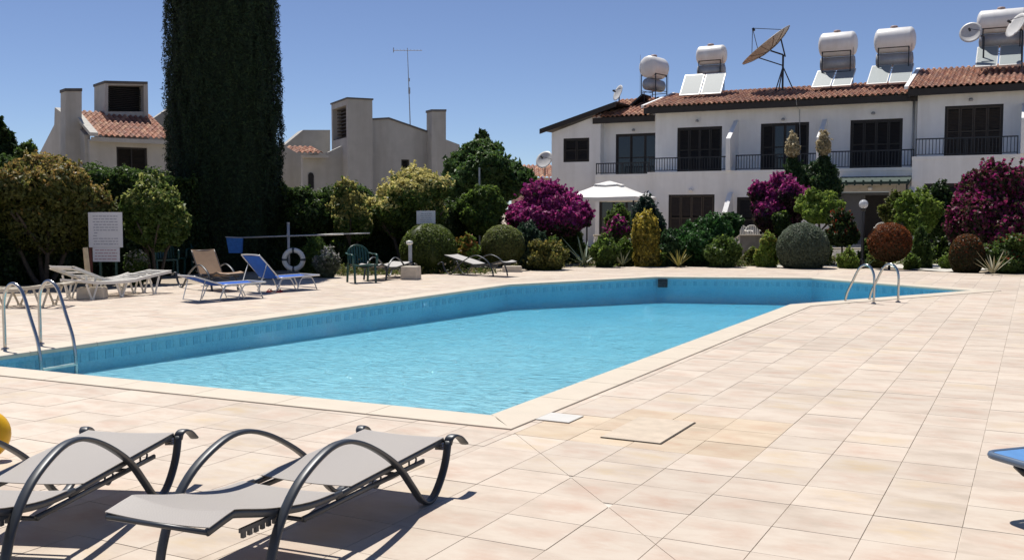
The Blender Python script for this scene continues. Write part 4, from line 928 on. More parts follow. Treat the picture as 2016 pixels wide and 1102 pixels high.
# --- solar water heaters
def heater(label, tank_px, L_, D_, y, zb_px, stand=True, panels=None, axis=0.0, y_tank=None, box_=True, pm=None):
    c = PY(tank_px[0], tank_px[1], y); zb = Z(*zb_px, y)
    t = thing('solar_water_heater', label, 'water tank', (c.x, y, zb), axis, 'solar water heaters on the roofs')
    h = c.z-zb; r = D_/2; Ml = Matrix.Translation((0, 0, h)) @ Matrix.Rotation(R_(90), 4, 'Y') @ Matrix.Rotation(R_(90), 4, 'Z')
    prof = [(r*.05, -L_/2)]+[(r*math.sin(a), -L_/2+r*.42*(1-math.cos(a))) for a in (R_(v) for v in (25, 45, 62, 78, 90))]+[(r, 0)]+[(r*math.sin(a), L_/2-r*.42*(1-math.cos(a))) for a in (R_(v) for v in (90, 78, 62, 45, 25))]+[(r*.05, L_/2)]
    # shallow ribs
    pr = []
    for i, (a, z) in enumerate(prof): pr.append((a, z))
    b = MB(); b.lathe(pr, 28, Ml); tk = b.build('tank', M_TANK, t, smooth=True)
    b = MB(); b.lathe([(.16, r-.03), (.17, r+.05), (.13, r+.09), (.02, r+.10)], 14, Matrix.Translation((-.05, 0, h))); b.build('tank_lid', mat('faded_red_lid', (.36, .25, .22), .6), tk, smooth=True)
    hw = L_*.36; dw = r*.75; mb = MB()
    for sx in (-1, 1):
        for sy in (-1, 1): mb.tube([(sx*hw, sy*dw, -.6), (sx*hw, sy*dw, h-r*.62)], .025, 6)
        mb.tube([(sx*hw, -dw, h-r*.64), (sx*hw, dw, h-r*.64)], .025, 6); mb.tube([(sx*hw, -dw, h*.25), (sx*hw, dw, h*.25)], .018, 6)
        mb.box(sx*hw-.02, sx*hw+.02, -dw*.98, dw*.98, h-r*.8, h-r*.68)
    for sy in (-1, 1): mb.tube([(-hw, sy*dw, h-r*.66), (hw, sy*dw, h-r*.66)], .025, 6); mb.tube([(-hw, sy*dw, h*.3), (hw, sy*dw, h*.3)], .018, 6)
    mb.build('stand', M_IRON, t)
    if box_:
        hb = min(.62, (h-r)*.72); z0 = h-r-.01-hb
        b = MB(); Mc = Matrix.Translation((0, 0, z0+hb/2)) @ Matrix.Rotation(R_(90), 4, 'Y'); q = hb*.5
        b.lathe([(q*.1, -L_*.45), (q, -L_*.43), (q, L_*.43), (q*.1, L_*.45)], 18, Mc); b.build('hot_cylinder', M_GALV, t, smooth=True)
    b = MB(); b.tube([(hw+.12, -dw, -.4), (hw+.12, -dw, h+r*.4)], .014, 5); b.tube([(-hw-.12, dw, -.2), (-hw-.12, dw, h+r*1.1)], .01, 5); b.build('pipe', M_GALV, t)
    if panels:
        (ax, ay), (bx, by), y0, y1 = panels   # left bottom, right top px
        p0 = PY(ax, ay, y0); p1x = PY(bx, ay, y0).x; ztop = PY((ax+bx)/2, by, y1).z
        rt = Matrix.Translation(t.location) @ Matrix.Rotation(axis, 4, 'Z'); inv = rt.inverted()
        n_ = 2; W = (p1x-p0.x)/n_
        for i in range(n_):
            a = p0.x+i*W+.03; c2 = p0.x+(i+1)*W-.03
            d = Vector((0, y1-y0, ztop-p0.z)); nn = Vector((0, -d.z, d.y)).normalized()
            def q(u, v, k): return inv@(Vector((a+(c2-a)*u, y0, p0.z))+d*v+nn*k)
            b = MB(); b.add([q(0,0,-.08), q(1,0,-.08), q(1,1,-.08), q(0,1,-.08), q(0,0,0), q(1,0,0), q(1,1,0), q(0,1,0)], [(0,3,2,1),(4,5,6,7),(0,1,5,4),(1,2,6,5),(2,3,7,6),(3,0,4,7)]); f = b.build('collector_frame', M_PFRAME, t)
            b = MB(); e = .045; b.add([q(e,e,.004), q(1-e,e,.004), q(1-e,1-e,.004), q(e,1-e,.004)], [(0,1,2,3)])
            b.add([q(e,e,.004), q(1-e,e,.004), q(1-e,1-e,.004), q(e,1-e,.004), q(e,e,-.002), q(1-e,e,-.002), q(1-e,1-e,-.002), q(e,1-e,-.002)], [(0,1,5,4),(1,2,6,5),(2,3,7,6),(3,0,4,7)]); b.build('collector_glass', pm or M_PANEL, f)
    return t
heater('water tank seen end on, leftmost on the roofs, over a dark tilted panel', (1288, 134), 1.5, 1.12, 49.5, (1288, 200), axis=R_(78))
heater('small boxy white water tank with two pale panels, left of the big mesh dish', (1401, 109), 1.5, .92, 49, (1401, 185), panels=((1336, 188), (1420, 146), 47.4, 48.3))
heater('white water tank with panels just right of the big mesh dish', (1650, 88), 1.75, 1.12, 49, (1650, 168), panels=((1596, 172), (1676, 138), 47.4, 48.8))
heater('white water tank with panels on the right end of the long roof', (1762, 80), 1.8, 1.12, 49, (1762, 162), panels=((1704, 166), (1792, 128), 47.2, 48.8))
heater('highest white water tank with panels on the right hand house roof', (1973, 42), 2.0, 1.0, 48.6, (1973, 130), panels=((1918, 132), (2012, 90), 47.0, 48.4))
# dark collector left
p = PY(1262, 205, 48.6); t = thing('dark_collector', 'dark tilted solar panel left of the end on water tank', 'solar panel', (p.x, p.y, p.z))
b = MB(); M_ = Matrix.Rotation(R_(-38), 4, 'Y'); b.box(-.9, .5, -.6, .6, .1, .18, M_); f = b.build('collector_frame', M_IRON, t); b = MB(); b.box(-.86, .46, -.56, .56, .182, .19, M_); b.build('collector_glass', M_BPANEL, f)
b = MB(); b.tube([(.35, -.5, -.4), (.35, -.5, .5)], .02, 6); b.tube([(.35, .5, -.4), (.35, .5, .5)], .02, 6); b.build('stand', M_IRON, t)

def dish(label, c, nrm, r, dd, m, mast=None, name='satellite_dish', struts=True, roof_z=None, offx=0):
    t = thing(name, label, 'satellite dish', (c.x+offx, c.y, roof_z if roof_z is not None else c.z-1))
    nrm = Vector(nrm).normalized(); q = Vector((0, 0, 1)).rotation_difference(nrm).to_matrix().to_4x4(); Mx = Matrix.Translation(c-t.location) @ q
    prof = [(.02, 0)]+[(r*k, dd*k*k) for k in (.2, .4, .6, .8, 1)]+[(r, dd+.02)]+[(r*k, dd*k*k+.02) for k in (.8, .6, .4, .2)]+[(.02, .02)]
    b = MB(); b.lathe(prof, 30, Mx); b.build('reflector', m, t, smooth=True)
    b = MB(); f = Mx@Vector((0, 0, dd+r*.75)); 
    b.tube([Mx@Vector((r*.85, 0, dd*.7)), f], .012*max(1, r), 5); 
    if struts: b.tube([Mx@Vector((-r*.5, r*.7, dd*.7)), f], .012*max(1, r), 5); b.tube([Mx@Vector((-r*.5, -r*.7, dd*.7)), f], .012*max(1, r), 5)
    b.tube([f, f-(q@Vector((0, 0, .16)))], .05*max(1, r*.8), 8); b.build('feed_arm', M_IRON, t)
    b = MB(); back = Mx@Vector((0, 0, -.04)); bot = Vector((0, 0, -.3)); kn = Vector((0, 0, max(.2, back.z*.86))); b.tube([bot, kn], .035*max(1, r), 8); b.tube([kn, back], .03*max(1, r), 6)
    b.build('mast', M_IRON, t); 
    if r > 1:
        b = MB()
        for a in range(3): b.tube([(.55*math.cos(a*2.1+.4), .55*math.sin(a*2.1+.4), -.3), kn*.62], .028, 6)
        b.tube([kn+Vector((.1, 0, -.1)), Mx@Vector((r*.5, 0, dd*.2))], .035, 6); b.tube([kn+Vector((0, 0, -.5)), Mx@Vector((-r*.45, 0, dd*.2))], .03, 6); b.build('brace', M_IRON, t)
        b = MB()
        for a in range(12): an = math.pi*2*a/12; b.tube([Mx@Vector((r*k*math.cos(an), r*k*math.sin(an), dd*k*k-.015)) for k in (.05, .35, .7, 1)], .012, 4)
        b.build('rib', mat('dish_rib', (.2, .16, .12), .6, metal=.3), t)
    return t
c = PY(1516, 99, 48.5); dish('very big tan mesh satellite dish on a tripod at the middle of the roof', c, (Rv*-.60+Fh*.12+Vector((0, 0, .78))), 1.38, .30, M_DISH, roof_z=Z(1541, 172, 49), offx=.62)
c = PY(1219, 184, 48.5); dish('small satellite dish seen almost edge on, above the black gable', c, Rv*-.9-Fh*.35+Vector((0, 0, .35)), .42, .07, M_GDISH, struts=False, roof_z=Z(1219, 202, 48.5))
c = PY(1912, 66, 47.6); dish('round white satellite dish left of the highest water tank', c, Rv*-.55-Fh*.75+Vector((0, 0, .3)), .46, .08, M_GDISH, struts=False, roof_z=Z(1935, 120, 47.6), offx=.5)
c = PY(2003, 52, 47.2); dish('white satellite dish before the highest water tank at the right edge', c, Rv*-.93-Fh*.12+Vector((0, 0, .45)), .55, .08, M_GDISH, struts=False, roof_z=Z(1998, 120, 47.2), offx=.2)
c = PV(1073, 316, 52); dish('white satellite dish left of the white end house beyond the trees', c, Rv*-.5-Fh*.75+Vector((0, 0, .4)), .48, .08, M_GDISH, struts=False, roof_z=PV(1073, 335, 52).z)

# ------------------------------------------------------------------ grey houses (turned towards the camera)
class Fr:
    def __init__(s, pxc, wd, yaw): s.w = wd; p = PV(pxc, 450, wd); s.loc = (p.x, p.y, 0); s.n = Vector((-math.sin(yaw), math.cos(yaw), 0)); s.r = Vector((math.cos(yaw), math.sin(yaw), 0)); s.yaw = yaw
    def P(s, px, py, d=0):
        q = ray(px, py); L0 = Vector(s.loc); t = (L0+s.n*d-CAM).dot(s.n)/q.dot(s.n); p = CAM+q*t; return ((p-L0).dot(s.r), p.z)
    def Q(s, px, py, x):
        q = ray(px, py); L0 = Vector(s.loc); t = (L0+s.r*x-CAM).dot(s.r)/q.dot(s.r); p = CAM+q*t; return ((p-L0).dot(s.n), p.z)
    def poly(s, pts, d=0): return [s.P(a, b, d) for a, b in pts]
def lprism(name, m, parent, poly, y0, y1): b = MB(); b.prism(poly, y0, y1); return b.build(name, m, parent)
def cwall(mb, fr, pts, d0, d1): mb.prism(fr.poly(pts, d0), d0, d1)
# left old house
F1 = Fr(225, 45, R_(66)); oh = thing('old_house', 'grey beige old house with square chimney and louvred roof box, left of the cypress', 'house', F1.loc, F1.yaw)
mb = MB()
# main front with window hole
(ax, az), (bx, bz) = F1.P(176, 274), F1.P(346, 274); hx0, hz1 = F1.P(229, 289); hx1, hz0 = F1.P(291, 341)
wall_holes(mb, ax, bx, -.1, az, 0, .3, [(hx0, hx1, hz0, hz1)]); mb.box(bx-.25, bx, .3, 7, -.1, az); mb.box(ax, ax+.25, .3, 7, -.1, az)
mb.build('wall', M_GREYR, oh)
mb = MB(); pr = [F1.Q(px, py, ax) for px, py in ((172, 266), (150, 240), (113, 212), (112, 246), (84, 300), (84, 440))]

mb.prism([(.3, -.1), (.3, pr[0][1])]+[pr[1], pr[2], pr[3], pr[4], (pr[4][0], -.1)], ax-.12, ax+.12, 'x'); mb.build('side_wall', M_GREYR, oh)
mb = MB(); cwall(mb, F1, [(129, 470), (129, 178), (161, 178), (161, 470)], 1.0, 1.8); co = mb.build('chimney', M_GREYR, oh)
mb = MB(); cwall(mb, F1, [(128, 180), (128, 174), (162, 174), (162, 180)], .96, 1.84); mb.build('chimney_cap', mat('dark_stained_cement', (.09, .085, .08), .9, .2), co)
# roof box
mb = MB(); cwall(mb, F1, [(207, 290), (207, 162), (213, 162), (213, 290)], 2.2, 3.9); cwall(mb, F1, [(283, 290), (283, 164), (291, 164), (293, 290)], 2.2, 3.9); cwall(mb, F1, [(213, 290), (213, 220), (283, 220), (283, 290)], 2.22, 3.9); cwall(mb, F1, [(213, 168), (213, 162), (283, 163), (283, 169)], 2.22, 3.9); cwall(mb, F1, [(213, 221), (213, 168), (283, 168), (283, 221)], 3.3, 3.9)
tb = mb.build('roof_box', M_GREYR, oh)
for i in range(12):
    zz = F1.P(240, 216, 2.6)[1]+(F1.P(240, 172, 2.6)[1]-F1.P(240, 216, 2.6)[1])*i/12
    b = MB(); b.box(F1.P(214, 200, 2.6)[0], F1.P(282, 200, 2.6)[0], 2.6, 2.75, zz, zz+.02, None); b.build('louvre', M_FASCIA, tb)
b = MB(); b.box(F1.P(214, 200, 3)[0], F1.P(283, 200, 3)[0], 2.85, 2.9, F1.P(240, 219, 3)[1], F1.P(240, 169, 3)[1]); b.build('backing', M_BLACK, tb)
b = MB(); cwall(b, F1, [(206, 164), (206, 159), (291, 161), (291, 166)], 2.15, 3.95); b.build('roof_box_cap', mat('stained_cap', (.10, .095, .09), .9, .2), tb)
mb = MB(); cwall(mb, F1, [(296, 300), (292, 240), (335, 211), (336, 300)], 3.5, 3.9); cwall(mb, F1, [(337, 300), (337, 211), (360, 216), (360, 300)], 2.9, 3.9); mb.build('rear_wall', M_GREYR, oh)
b = MB(); b.box(ax-.05, bx+.1, -.55, -.4, az-.12, az+.06); b.box(ax-.05, bx+.05, -.4, -.003, az-.1, az-.04); b.build('gutter', M_GREYR, oh)
b = MB(); b.box(hx0-.06, hx1+.06, -.1, .02, hz0-.1, hz0); b.build('window_sill', M_GREYR, oh)
def lshutter(parent, x0, x1, z0, z1, n_=2):
    f = MB(); f.box(x0, x1, .16, .2, z0, z1); f.box(x0, x0+.06, .08, .16, z0, z1); f.box(x1-.06, x1, .08, .16, z0, z1); f.box(x0+.06, x1-.06, .08, .16, z1-.06, z1); f.box(x0+.06, x1-.06, .08, .16, z0, z0+.05); wf = f.build('window', M_FASCIA, parent)
    W = (x1-x0-.12)/n_
    for i in range(n_):
        p = MB(); a = x0+.06+i*W
        z = z0+.08
        while z < z1-.1: p.add([(a+.03, .09, z), (a+W-.03, .09, z), (a+W-.03, .13, z+.05), (a+.03, .13, z+.05)], [(0, 1, 2, 3)]); z += .07
        p.box(a+.005, a+.03, .085, .14, z0+.055, z1-.065); p.box(a+W-.03, a+W-.005, .085, .14, z0+.055, z1-.065); p.build('shutter_panel', M_SHUT, wf)
    return wf
lshutter(oh, hx0, hx1, hz0, hz1)
def ltile(parent, fr, x0, x1, y0, z0, y1, z1, pitch=.24):
    # tile roof in local coordinates: reuse the builder without world conversion
    holder = bpy.data.objects.new('tmp', None); o = tile_roof(None, x0, x1, y0, z0, y1, z1, pitch, .38); o.parent = parent; bpy.data.objects.remove(holder); return o
r0 = F1.P(178, 268, -.5); r1 = F1.P(344, 270, -.5); rt_ = F1.P(225, 224, 2.6)
ltile(oh, F1, F1.P(180, 268, -.5)[0], r1[0], -.5, r0[1]+.02, 2.6, rt_[1])

b = MB(); z1_ = r0[1]; sl0 = (rt_[1]-r0[1])/3.1; xa = ax
b.prism([(-.75, z1_-.02), (2.6, z1_+3.3*sl0), (2.6, z1_+3.3*sl0+.16), (-.75, z1_+.14)], xa-.18, xa+.16, 'x'); b.build('verge', mat('pale_coping', (.5, .48, .43), .9), oh)

# middle grey house
F2 = Fr(760, 45, R_(53)); gh = thing('grey_house', 'grey rendered house with stepped roofline, roof box and tall chimney, right of the cypress', 'house', F2.loc, F2.yaw)
mb = MB()
cwall(mb, F2, [(548, 470), (548, 296), (597, 256), (650, 256), (650, 470)], 3.2, 4.2)
mb.build('rear_wall', M_GREYR, gh)
mb = MB(); cwall(mb, F2, [(596, 470), (596, 305), (646, 300), (682, 283), (733, 276), (733, 470)], .6, .9); mb.build('side_wall', M_GREYR, gh)
mb = MB(); wx0, wz1 = F2.P(790, 314); wx1, wz0 = F2.P(806, 336)
P0 = F2.poly([(733, 236), (765, 234), (846, 262)]); zb_ = F2.P(800, 300)[1]
xL, xR = F2.P(733, 300)[0], F2.P(846, 300)[0]
wall_holes(mb, xL, xR, -.1, zb_, 0, .3, [(wx0, wx1, wz0, wz1)]); mb.prism([(xL, zb_+.001), (xR, zb_+.001), (xR, P0[2][1]), P0[1], (xL, P0[0][1])], 0, .3)
mb.box(xR-.3, xR, .3, 3, -.1, P0[2][1]-.1); mb.build('wall', M_GREYR, gh)
b = MB(); b.prism([(xL-.02, P0[0][1]-.02), (P0[1][0], P0[1][1]-.02), (xR+.02, P0[2][1]-.02), (xR+.02, P0[2][1]+.06), (P0[1][0], P0[1][1]+.06), (xL-.02, P0[0][1]+.06)], -.06, .5); b.build('wall_coping', mat('dark_coping', (.13, .125, .12), .9), gh)
lshutter(gh, wx0, wx1, wz0, wz1, 1)
# tower with open louvred left half
mb = MB(); ty0, ty1 = -.3, 2.3; xa_, zt_1 = F2.P(684, 195, ty0); xb_ = F2.P(733, 195, ty0)[0]; zl1 = F2.P(684, 270, ty0)[1]; zl0 = F2.P(684, 206, ty0)[1]
mb.box(xa_, xb_, ty0, ty0+.22, -.1, zt_1); mb.box(xa_, xb_, ty1-.2, ty1, -.1, zt_1); mb.box(xa_+.45, xb_, ty0+.22, ty1-.2, -.1, zt_1); mb.box(xa_, xa_+.45, ty0+.22, ty1-.2, zl0, zt_1); mb.box(xa_, xa_+.45, ty0+.22, ty1-.2, -.1, zl1)
tw = mb.build('roof_box', M_GREYR, gh)
b = MB(); b.box(xa_+.40, xa_+.44, ty0+.23, ty1-.21, zl1, zl0); b.build('backing', mat('dark_brown_boards', (.035, .025, .02), .8), tw)
for i in range(9):
    zz = zl1+(zl0-zl1)*(i+.5)/9; b = MB(); b.box(xa_+.2, xa_+.32, ty0+.23, ty1-.21, zz, zz+.03); b.build('louvre', M_SHUT2, tw)
b = MB(); b.box(xa_-.04, xb_+.04, ty0-.04, ty1+.04, zt_1, zt_1+.07); b.build('roof_box_cap', mat('stained_cap2', (.11, .105, .1), .9), tw)
mb = MB(); cwall(mb, F2, [(850, 470), (850, 218), (878, 218), (878, 470)], -.6, .05); ch = mb.build('chimney', M_GREYR, gh); b = MB(); cwall(b, F2, [(849, 220), (849, 215.5), (879, 215.5), (879, 220)], -.63, .08); b.build('chimney_cap', mat('cap3', (.14, .135, .13), .9), ch)
mb = MB(); cwall(mb, F2, [(878, 470), (878, 275), (905, 285), (905, 470)], 1, 1.5); mb.build('lower_wall', M_GREYR, gh)
ltile(gh, F2, F2.P(582, 300)[0], F2.P(634, 300)[0], -.2, F2.P(600, 302, -.2)[1], 1.6, F2.P(600, 291, 1.6)[1]); 
b = MB(); b.box(F2.P(598, 310)[0], F2.P(647, 310)[0], -.1, .55, F2.P(600, 310)[1], F2.P(600, 305)[1]); b.build('eave_board', M_GREYR, gh)
zc = F2.P(613, 345, .5)[1]; zb0 = F2.P(613, 372, .5)[1]; xc = F2.P(613, 345, .5)[0]; b = MB(); b.prism([(xc-.12, zb0), (xc+.12, zb0), (xc+.12, zc), (xc+.08, zc+.09), (xc, zc+.12), (xc-.08, zc+.09), (xc-.12, zc)], .56, .598); b.build('window', M_BLACK, gh)
# aerial
t = thing('tv_aerial', 'tall thin television aerial mast rising behind the grey house', 'aerial', tuple(PV(807, 250, 50).xy)+(2,), YAW)
top = PV(803, 99, 50).z-2; b = MB(); b.tube([(.1, 0, 0), (0, 0, top*.6), (-.1, 0, top+.1)], [.035, .025, .015], 6); b.tube([(-.02, 0, top*.72), (-.02, 0, top*.76)], .05, 6); b.tube([(-.03, 0, top*.8), (-.03, 0, top*.82)], .045, 6); b.build('mast', M_GALV, t)
b = MB(); b.tube([(-.8, 0, top-.02), (.62, 0, top-.02)], .015, 5)
for i in range(9): xx = -.75+i*.165; b.tube([(xx, -.28+i*.015, top), (xx, .28-i*.015, top)], .008, 4)
b.tube([(-.78, -.02, top-.12), (-.78, .02, top+.12)], .02, 4); b.build('yagi_antenna', M_GALV, t)
# distant terracotta roof between trees and end house
t = thing('far_house', 'bit of a low house with terracotta roof beyond the trees left of the white terrace', 'house', tuple(PV(1060, 350, 56).xy)+(0,), YAW)
b = MB(); zt_ = PV(1060, 350, 56).z; b.box(-1.5, 1.2, 0, 4, -.1, zt_); b.build('wall', mat('pinkish_wall', (.5, .36, .29), .9), t)
o = tile_roof(None, -1.6, 1.3, -.3, zt_, 2, zt_+.75, .24, .38); o.parent = t
# low garden walls
def gwall(label, px0, px1, py0, py1, wd, m=M_STONE, th=.3):
    a, b2 = PV(px0, py1, wd), PV(px1, py1, wd); t = thing('garden_wall', label, 'wall', (a.x, a.y, 0), YAW); L_ = (b2-a).dot(Rv); z1 = PV(px0, py0, wd).z
    b = MB(); b.box(0, L_, 0, th, -.08, max(.2, z1-.06)); b.build('wall', m, t); b = MB(); b.box(-.03, L_+.03, -.03, th+.03, max(.2, z1-.058), max(.26, z1)); b.build('wall_cap', M_CONC, t)
gwall('low speckled stone wall between the big green shrub and the grey ball bush', 1456, 1545, 462, 512, 35.5)
gwall('low grey wall under the lime tree right of the rust red bush', 1790, 1880, 486, 510, 34.5)
gwall('low white wall seen between the shrubs behind the yellow bush', 1170, 1345, 462, 505, 39, M_WHITE)
gwall('short white wall behind the lamp post foot', 1640, 1720, 488, 512, 36, M_WHITE)
# gazebo
gp = PV(1199, 450, 42); t = thing('gazebo', 'white canvas gazebo with a small upper tier before the end house', 'gazebo', (gp.x, gp.y, 0), R_(4))
ez, tz = PV(1205, 388, 42).z, PV(1205, 364, 42).z; hw = 1.58
def pyr(b, hw0, z0, hw1, z1, val):
    rows = []
    N_ = 10
    for k in range(7):
        s = k/6; hwk = hw0+(hw1-hw0)*s; z = z0+(z1-z0)*(s**1.25); r = []
        for side in range(4):
            for i in range(N_):
                u = -1+2*i/N_; p = [(u, -1), (1, u), (-u, 1), (-1, -u)][side]; sag = -.03*(1-abs(u))*(1 if k else 1.2); r.append((p[0]*hwk, p[1]*hwk, z+sag))
        r.append(r[0]); rows.append(r)
    b.sheet(rows)
    v = [(x, y, z-val) for x, y, z in rows[0]]; b.sheet([v, rows[0]])
b = MB(); pyr(b, hw, ez, .42, tz-.02, .16); b.build('canopy', M_CANVAS, t)
b = MB(); pyr(b, .5, tz+.02, .03, PV(1205, 356, 42).z, .05); b.build('upper_canopy', M_CANVAS, t)
for sx in (-1, 1):
    for sy in (-1, 1): b = MB(); b.box(sx*(hw-.08)-.03, sx*(hw-.08)+.03, sy*(hw-.08)-.03, sy*(hw-.08)+.03, 0, ez); b.build('post', M_IRON, t)
# lamp post
lp = PV(1699, 450, 29.2); t = thing('lamp_post', 'black lamp post with a clear glass globe among the shrubs', 'lamp post', (lp.x, lp.y, 0)); zg = PV(1699, 402, 29.2).z
b = MB(); b.lathe([(.07, -.05), (.07, .25), (.045, .3), (.038, zg-.2), (.07, zg-.17), (.075, zg-.12), (.03, zg-.11)], 12); b.build('pole', M_IRON, t, smooth=False)
m, tt, bb = new_mat('lamp_globe'); bb.inputs['Base Color'].default_value = (.72, .73, .74, 1); bb.inputs['Roughness'].default_value = .08; bb.inputs['Alpha'].default_value = .62
b = MB(); b.lathe([(.13*math.sin(a)+.001, zg-.13*math.cos(a)) for a in [math.pi*i/12 for i in range(13)]], 20); b.build('globe', m, t, smooth=True); b = MB(); b.lathe([(.03, zg-.11), (.03, zg-.02), (.04, zg), (.035, zg+.04), (.005, zg+.05)], 10); b.build('bulb', M_IRON, t)
tp_ = PV(944, 450, 32); t = MB(); t.tube([(tp_.x, tp_.y, -.1), (tp_.x, tp_.y, PV(944, 330, 32).z)], .03, 8); tag(t.build('pole', M_GALV), 'thin bare grey pole behind the hedge, right of the grey sign', 'pole')

# ------------------------------------------------------------------ loungers and small things
def flatbar(b, path, wx, wt, seg=10):
    # oval bar in the plane x = const: wx across (x), wt thickness
    path = [Vector(p) for p in path]; n = len(path); vs = []; fs = []
    for i, p in enumerate(path):
        a = path[max(0, i-1)]; c = path[min(n-1, i+1)]; t = (c-a).normalized(); u = Vector((1, 0, 0)); u = (u-t*u.dot(t)).normalized(); v = t.cross(u)
        for k in range(seg):
            an = 2*math.pi*k/seg; vs.append(p+u*(wx/2*math.copysign(abs(math.cos(an))**.7, math.cos(an)))+v*(wt/2*math.copysign(abs(math.sin(an))**.7, math.sin(an))))
    for i in range(n-1):
        for k in range(seg): fs.append((i*seg+k, i*seg+(k+1) % seg, (i+1)*seg+(k+1) % seg, (i+1)*seg+k))
    fs.append(tuple(range(seg-1, -1, -1))); fs.append(tuple((n-1)*seg+k for k in range(seg))); b.add(vs, fs)
def sling_lounger(label, loc, rz, fabric, frame, rise=0.0, group='dark framed sling loungers', W=.58, detail=True, head_len=1.0):
    t = thing('sun_lounger', label, 'sun lounger', loc, rz, group)
    arc = [(.27, .205), (.42, .22), (.44, .25)]
    prof = [(-1.46, 0.0), (-1.43, .13), (-1.36, .28), (-1.22, .42), (-1.02, .51), (-.86, .525), (-.70, .485), (-.52, .40), (-.34, .285), (-.20, .15), (-.10, .05), (-.02, .012), (.06, .03), (.14, .10), (.20, .19), (.235, .30)]
    curl = [(.232, .285), (.238, .315), (.272, .326), (.33, .305), (.385, .258)]
    for s in (-1, 1):
        b = MB(); flatbar(b, spline([(s*W/2, y, z) for y, z in prof], 5), .048, .024)
        pc = spline([(s*(W/2+.008*k), y, z) for k, (y, z) in enumerate(curl)], 4); flatbar(b, pc, .056, .018)
        b.build('side_frame', frame, t, smooth=True)
    J = (-.87, .262)    # hinge between seat and back
    hl = .235-J[0]; a0 = math.atan2(.30-J[1], hl); ang = a0+rise; Lb = hl/math.cos(a0)*head_len
    def back(s, h=0): return (J[0]+math.cos(ang)*Lb*s-math.sin(ang)*h, J[1]+math.sin(ang)*Lb*s+math.cos(ang)*h)
    seatp = [(-.83, .268), (-1.1, .280), (-1.38, .328), (-1.60, .384), (-1.65, .386), (-1.78, .360)]
    xi = W/2-.035
    for s in (-1, 1):
        b = MB(); bp_ = [back(k/8) for k in range(9)]; flatbar(b, [(s*xi, y, z) for y, z in bp_], .022, .032, 8); b.build('back_rail', frame, t, smooth=True)
        b = MB(); flatbar(b, spline([(s*xi, y, z) for y, z in seatp], 4), .022, .034, 8); flatbar(b, [(s*xi, .0 if rise < .1 else -.7, .235 if rise < .1 else .24), (s*xi, -.85, .232), (s*xi, -1.14, .232)], .02, .028, 8); b.build('seat_rail', frame, t, smooth=True)
    # fabric sheets with a shallow sag and a hem
    def sheet(pts, sag, name, u0=0):
        rows = []; n = len(pts)
        for i, (y, z) in enumerate(pts):
            u = i/(n-1); r = []
            for k in range(13):
                v = -1+2*k/12; sg = sag*(1-v*v)*(.35+.65*math.sin(math.pi*min(1, max(0, u)))); r.append(Vector((v*(xi+.012), y, z+.022-sg)))
            rows.append(r)
        b = MB(); b.sheet(rows); b.sheet([[p-Vector((0, 0, .004)) for p in r] for r in rows][::-1])
        return b.build(name, fabric, t, smooth=True)
    sheet([back(.10+.90*k/14) for k in range(15)], .028, 'back_sling')
    sp = spline([(0, y, z) for y, z in seatp], 4); sheet([(p.y, p.z) for p in sp[1:]], .03, 'seat_sling')
    # cross bars
    for (y, z) in (back(.0), back(.99), back(.52, -.05), seatp[-1], (-1.12, .222)):
        b = MB(); b.tube([(-xi, y, z), (xi, y, z)], .011, 7); b.build('cross_bar', frame, t, smooth=True)
    if detail:
        for s in (-1, 1):
            b = MB()
            b.box(s*xi-.008, s*xi+.008, -1.58, -1.32, .298, .316)
            for k in range(6): b.box(s*xi-.007, s*xi+.007, -1.57+k*.042, -1.55+k*.042, .274, .2995)
            b.build('ratchet', frame, t)
            for q in (.30, .64):
                b = MB(); y, z = back(q, -.016); b.tube(spline([(s*xi, y, z), (s*xi, y+.005, z-.03), (s*xi, y+.04, z-.045), (s*xi, y+.075, z-.02), (s*xi, y+.08, z)], 4), .006, 6); b.build('hook', frame, t, smooth=True)
            b = MB()
            for k in range(3): b.tube([(s*(W/2-.01), .2+k*.0, .262+k*.014), (s*(W/2-.06), .19, .262+k*.014)], .008, 6)
            b.build('joint', M_STEEL, t)
    return t
ROT = R_(2)
cA = G(843, 992); ax_ = Vector((-math.sin(ROT), math.cos(ROT), 0)); rx_ = Vector((math.cos(ROT), math.sin(ROT), 0))
A0 = (-3.22, 4.615, 0); ROT = R_(4.4)
sling_lounger('grey sling lounger with curved charcoal arms in the foreground, nearest the middle of the photo', A0, ROT, M_SLING, M_FRAME)
B0 = (-4.605, 3.93, 0)
sling_lounger('grey sling lounger with curved charcoal arms cut by the left edge of the photo', B0, R_(21), M_SLING, M_FRAME)
M_TAN = mat('tan_sling_fabric', (.30, .19, .11), .75, .1, 12); M_PALE = mat('pale_grey_sling', (.42, .40, .37), .7, .08, 12); M_DKF = mat('dark_sling_fabric', (.07, .065, .06), .7, .08, 12)
p = G(382, 565); sling_lounger('brown sling lounger with its back raised upright behind the blue loungers', (p.x, p.y, 0), R_(70), M_TAN, M_FRAME, rise=.9, head_len=.62)
p = G(778, 545); sling_lounger('dark framed lounger with two curved arms beside the green chair', (p.x, p.y+.2, 0), R_(10), M_PALE, M_FRAME, rise=.05)
p = G(905, 541); sling_lounger('pale sling lounger with low folded legs in front of the two round clipped bushes', (p.x-.2, p.y+.2, 0), R_(80), M_PALE, M_FRAME, rise=.18)

